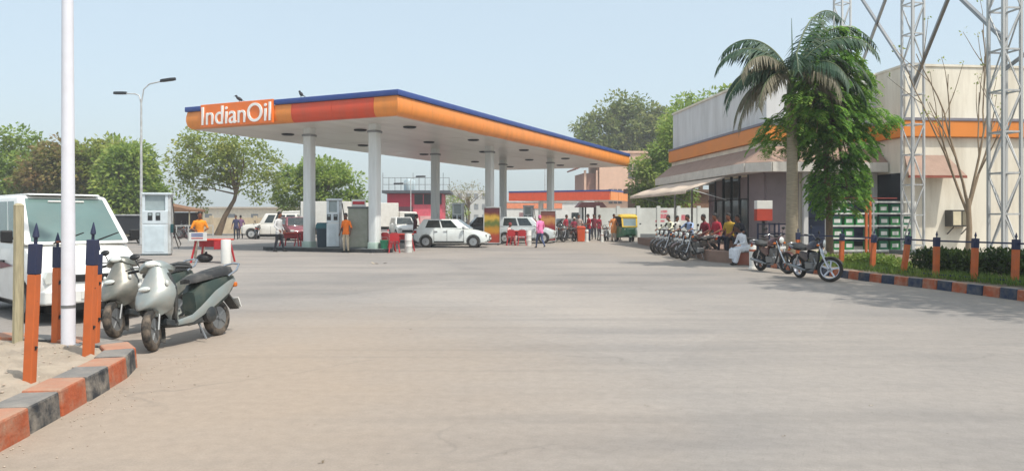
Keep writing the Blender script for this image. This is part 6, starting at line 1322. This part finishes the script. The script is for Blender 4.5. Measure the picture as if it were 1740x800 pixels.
# left: compound wall, stall, covered cart
cw_ = thing('compound_wall', 'low beige compound wall along the far left of the yard', 'wall', (0, 0, 0))
cwm = mat('beige_compound', '#cbbba2', .9, var=.1, scale=.8, dirt='#a5947c', dirt_amt=.5); a0, a1 = V((-52, 66, 0)), V((-17, 74, 0))
for i in range(9):
    p, q = a0.lerp(a1, i / 9), a0.lerp(a1, (i + 1) / 9); d = (a1 - a0).normalized() * .17; MB().bar(p + d + V((0, 0, .75)), q - d + V((0, 0, .75)), .18, 1.5).build('wall_panel', cwm, cw_); MB().box((p.x, p.y, .85), (.3, .3, 1.7)).build('pier', cwm, cw_)
lh = thing('low_house', 'long low cream house far behind the slanting tree', 'house', AT(430, 118), R(2))
MB().bb((-9, 0, 0), (10, 7, 3.0)).build('wall', mat('cream_far', '#d8cdb8', .9), lh); MB().sideprism([(-9.4, 3.0), (10.4, 3.0), (10.4, 3.2), (-9.4, 3.2)], -.6, 7.4).build('roof', mat('far_roof', '#b0a494', .8), lh)
for i in range(5): MB().bb((-7.5 + i * 3.6, -.05, 1.0), (-6.4 + i * 3.6, -.003, 2.1)).build('window', MC['far_window'], lh)
sl_ = thing('market_stall', 'brown roofed roadside stall right of the grey dispenser', 'stall', AT(309, 56), R(-6))
MB().sideprism([(-1.3, 1.95), (1.3, 1.95), (1.3, 2.1), (-1.3, 2.6)], -1.2, 1.0).build('roof', mat('stall_brown', '#7d5c44', .85, var=.2), sl_)
for x in (-1.15, 1.15):
    for y in (-1, .9): MB().tube([(x, y, 0), (x, y, 1.96)], .05, 6).build('post', K['wood'], sl_)
MB().bb((-1.1, -.5, 0), (1.1, .4, .9)).build('counter', mat('counter_maroon', '#5d3438', .8), sl_); MB().bb((-1.1, .8, .9), (1.1, .88, 1.9)).build('back_board', mat('stall_dark', '#3c2c30', .8), sl_)
bikes = [c for c in C.objects if c.name.startswith('motorcycle')][2]
for lab, px, Y, a in (('far motorcycle parked left before the brown stall', 303, 52.5, 20), ('far motorcycle parked right before the brown stall', 322, 53.5, 200), ('far motorcycle left of the white jeep', 437, 53, 100)):
    c = copy_tree(bikes); g = AT(px, Y); c.location = g; c.rotation_euler = (R(6), 0, R(a)); c['label'] = lab; c['group'] = 'motorcycles at the far side of the yard'
for lab, px, Y, a in (('dark motorcycle at the pumps left of the person in crimson', 950, 47.0, 250), ('dark motorcycle at the pumps nearest the person in white cap', 967, 46.6, 235), ('dark motorcycle standing left of the auto rickshaw', 1031, 49.0, 255)):
    c = copy_tree(bikes); g = AT(px, Y); c.location = g; c.rotation_euler = (R(6), 0, R(a)); c['label'] = lab; c['group'] = 'motorcycles queuing at the far pumps'
ct = thing('covered_cart', 'dark covered goods cart behind the right side of the van', 'cart', AT(226, 44), R(-8))
MB().bb((-1.6, -.8, .55), (1.6, .8, 1.62)).build('cover', mat('cover_dark', '#22252c', .7), ct, bevel=.05); MB().bb((-1.7, -.85, 1.622), (1.7, .85, 1.7)).build('top_rail', K['galv'], ct); MB().bb((-1.6, -.7, .4), (1.6, .7, .549)).build('bed', K['wood'], ct)
for s in (-1, 1):
    for x in (-1, 1): wheel(ct, 'wheel', x, s * .72, .3, .12, K['steel'], K['rubber'])
gr_ = thing('guard_rail', 'thin white pipe rail right of the grey dispenser', 'railing', (0, 0, 0))
ga = [AT(282, 45), AT(300, 45.5), AT(320, 46), AT(340, 46.5), AT(362, 47)]
for p in ga: beam('post', p, p + V((0, 0, 1.05)), .05, K['galv'], gr_)
for a, b in zip(ga, ga[1:]): beam('rail', a + V((0, 0, 1.02)), b + V((0, 0, 1.02)), .05, K['galv'], gr_)
# hoarding at the right edge
hd = thing('hoarding', 'blue topped hoarding sheet behind the shop at the right edge', 'hoarding', AT(1752, 33), R(5))
MB().bb((-.8, 0, 3.2), (3, .1, 5.3)).build('sheet', mat('hoard_blue', '#1d5a78', .5), hd); MB().bb((-.85, -.02, 5.302), (3.05, .12, 5.5)).build('cap', K['white'], hd)
for x in (-.4, 1.0, 2.4): MB().bb((x, .11, 0), (x + .12, .22, 5.3)).build('post', K['steel'], hd)
# ================================================================ air
hm = bpy.data.materials.new('haze_air'); hm.use_nodes = True; N = hm.node_tree.nodes; N.remove(N['Principled BSDF'])
pv = N.new('ShaderNodeVolumePrincipled'); pv.inputs['Color'].default_value = (.93, .96, 1, 1); pv.inputs['Density'].default_value = .0011; pv.inputs['Anisotropy'].default_value = -.15
hm.node_tree.links.new(pv.outputs[0], N['Material Output'].inputs['Volume'])
tag(MB().bb((-120, -30, -1), (120, 230, 18)).build('haze', hm), 'thin pale dusty air over the whole yard', 'haze', kind='stuff')
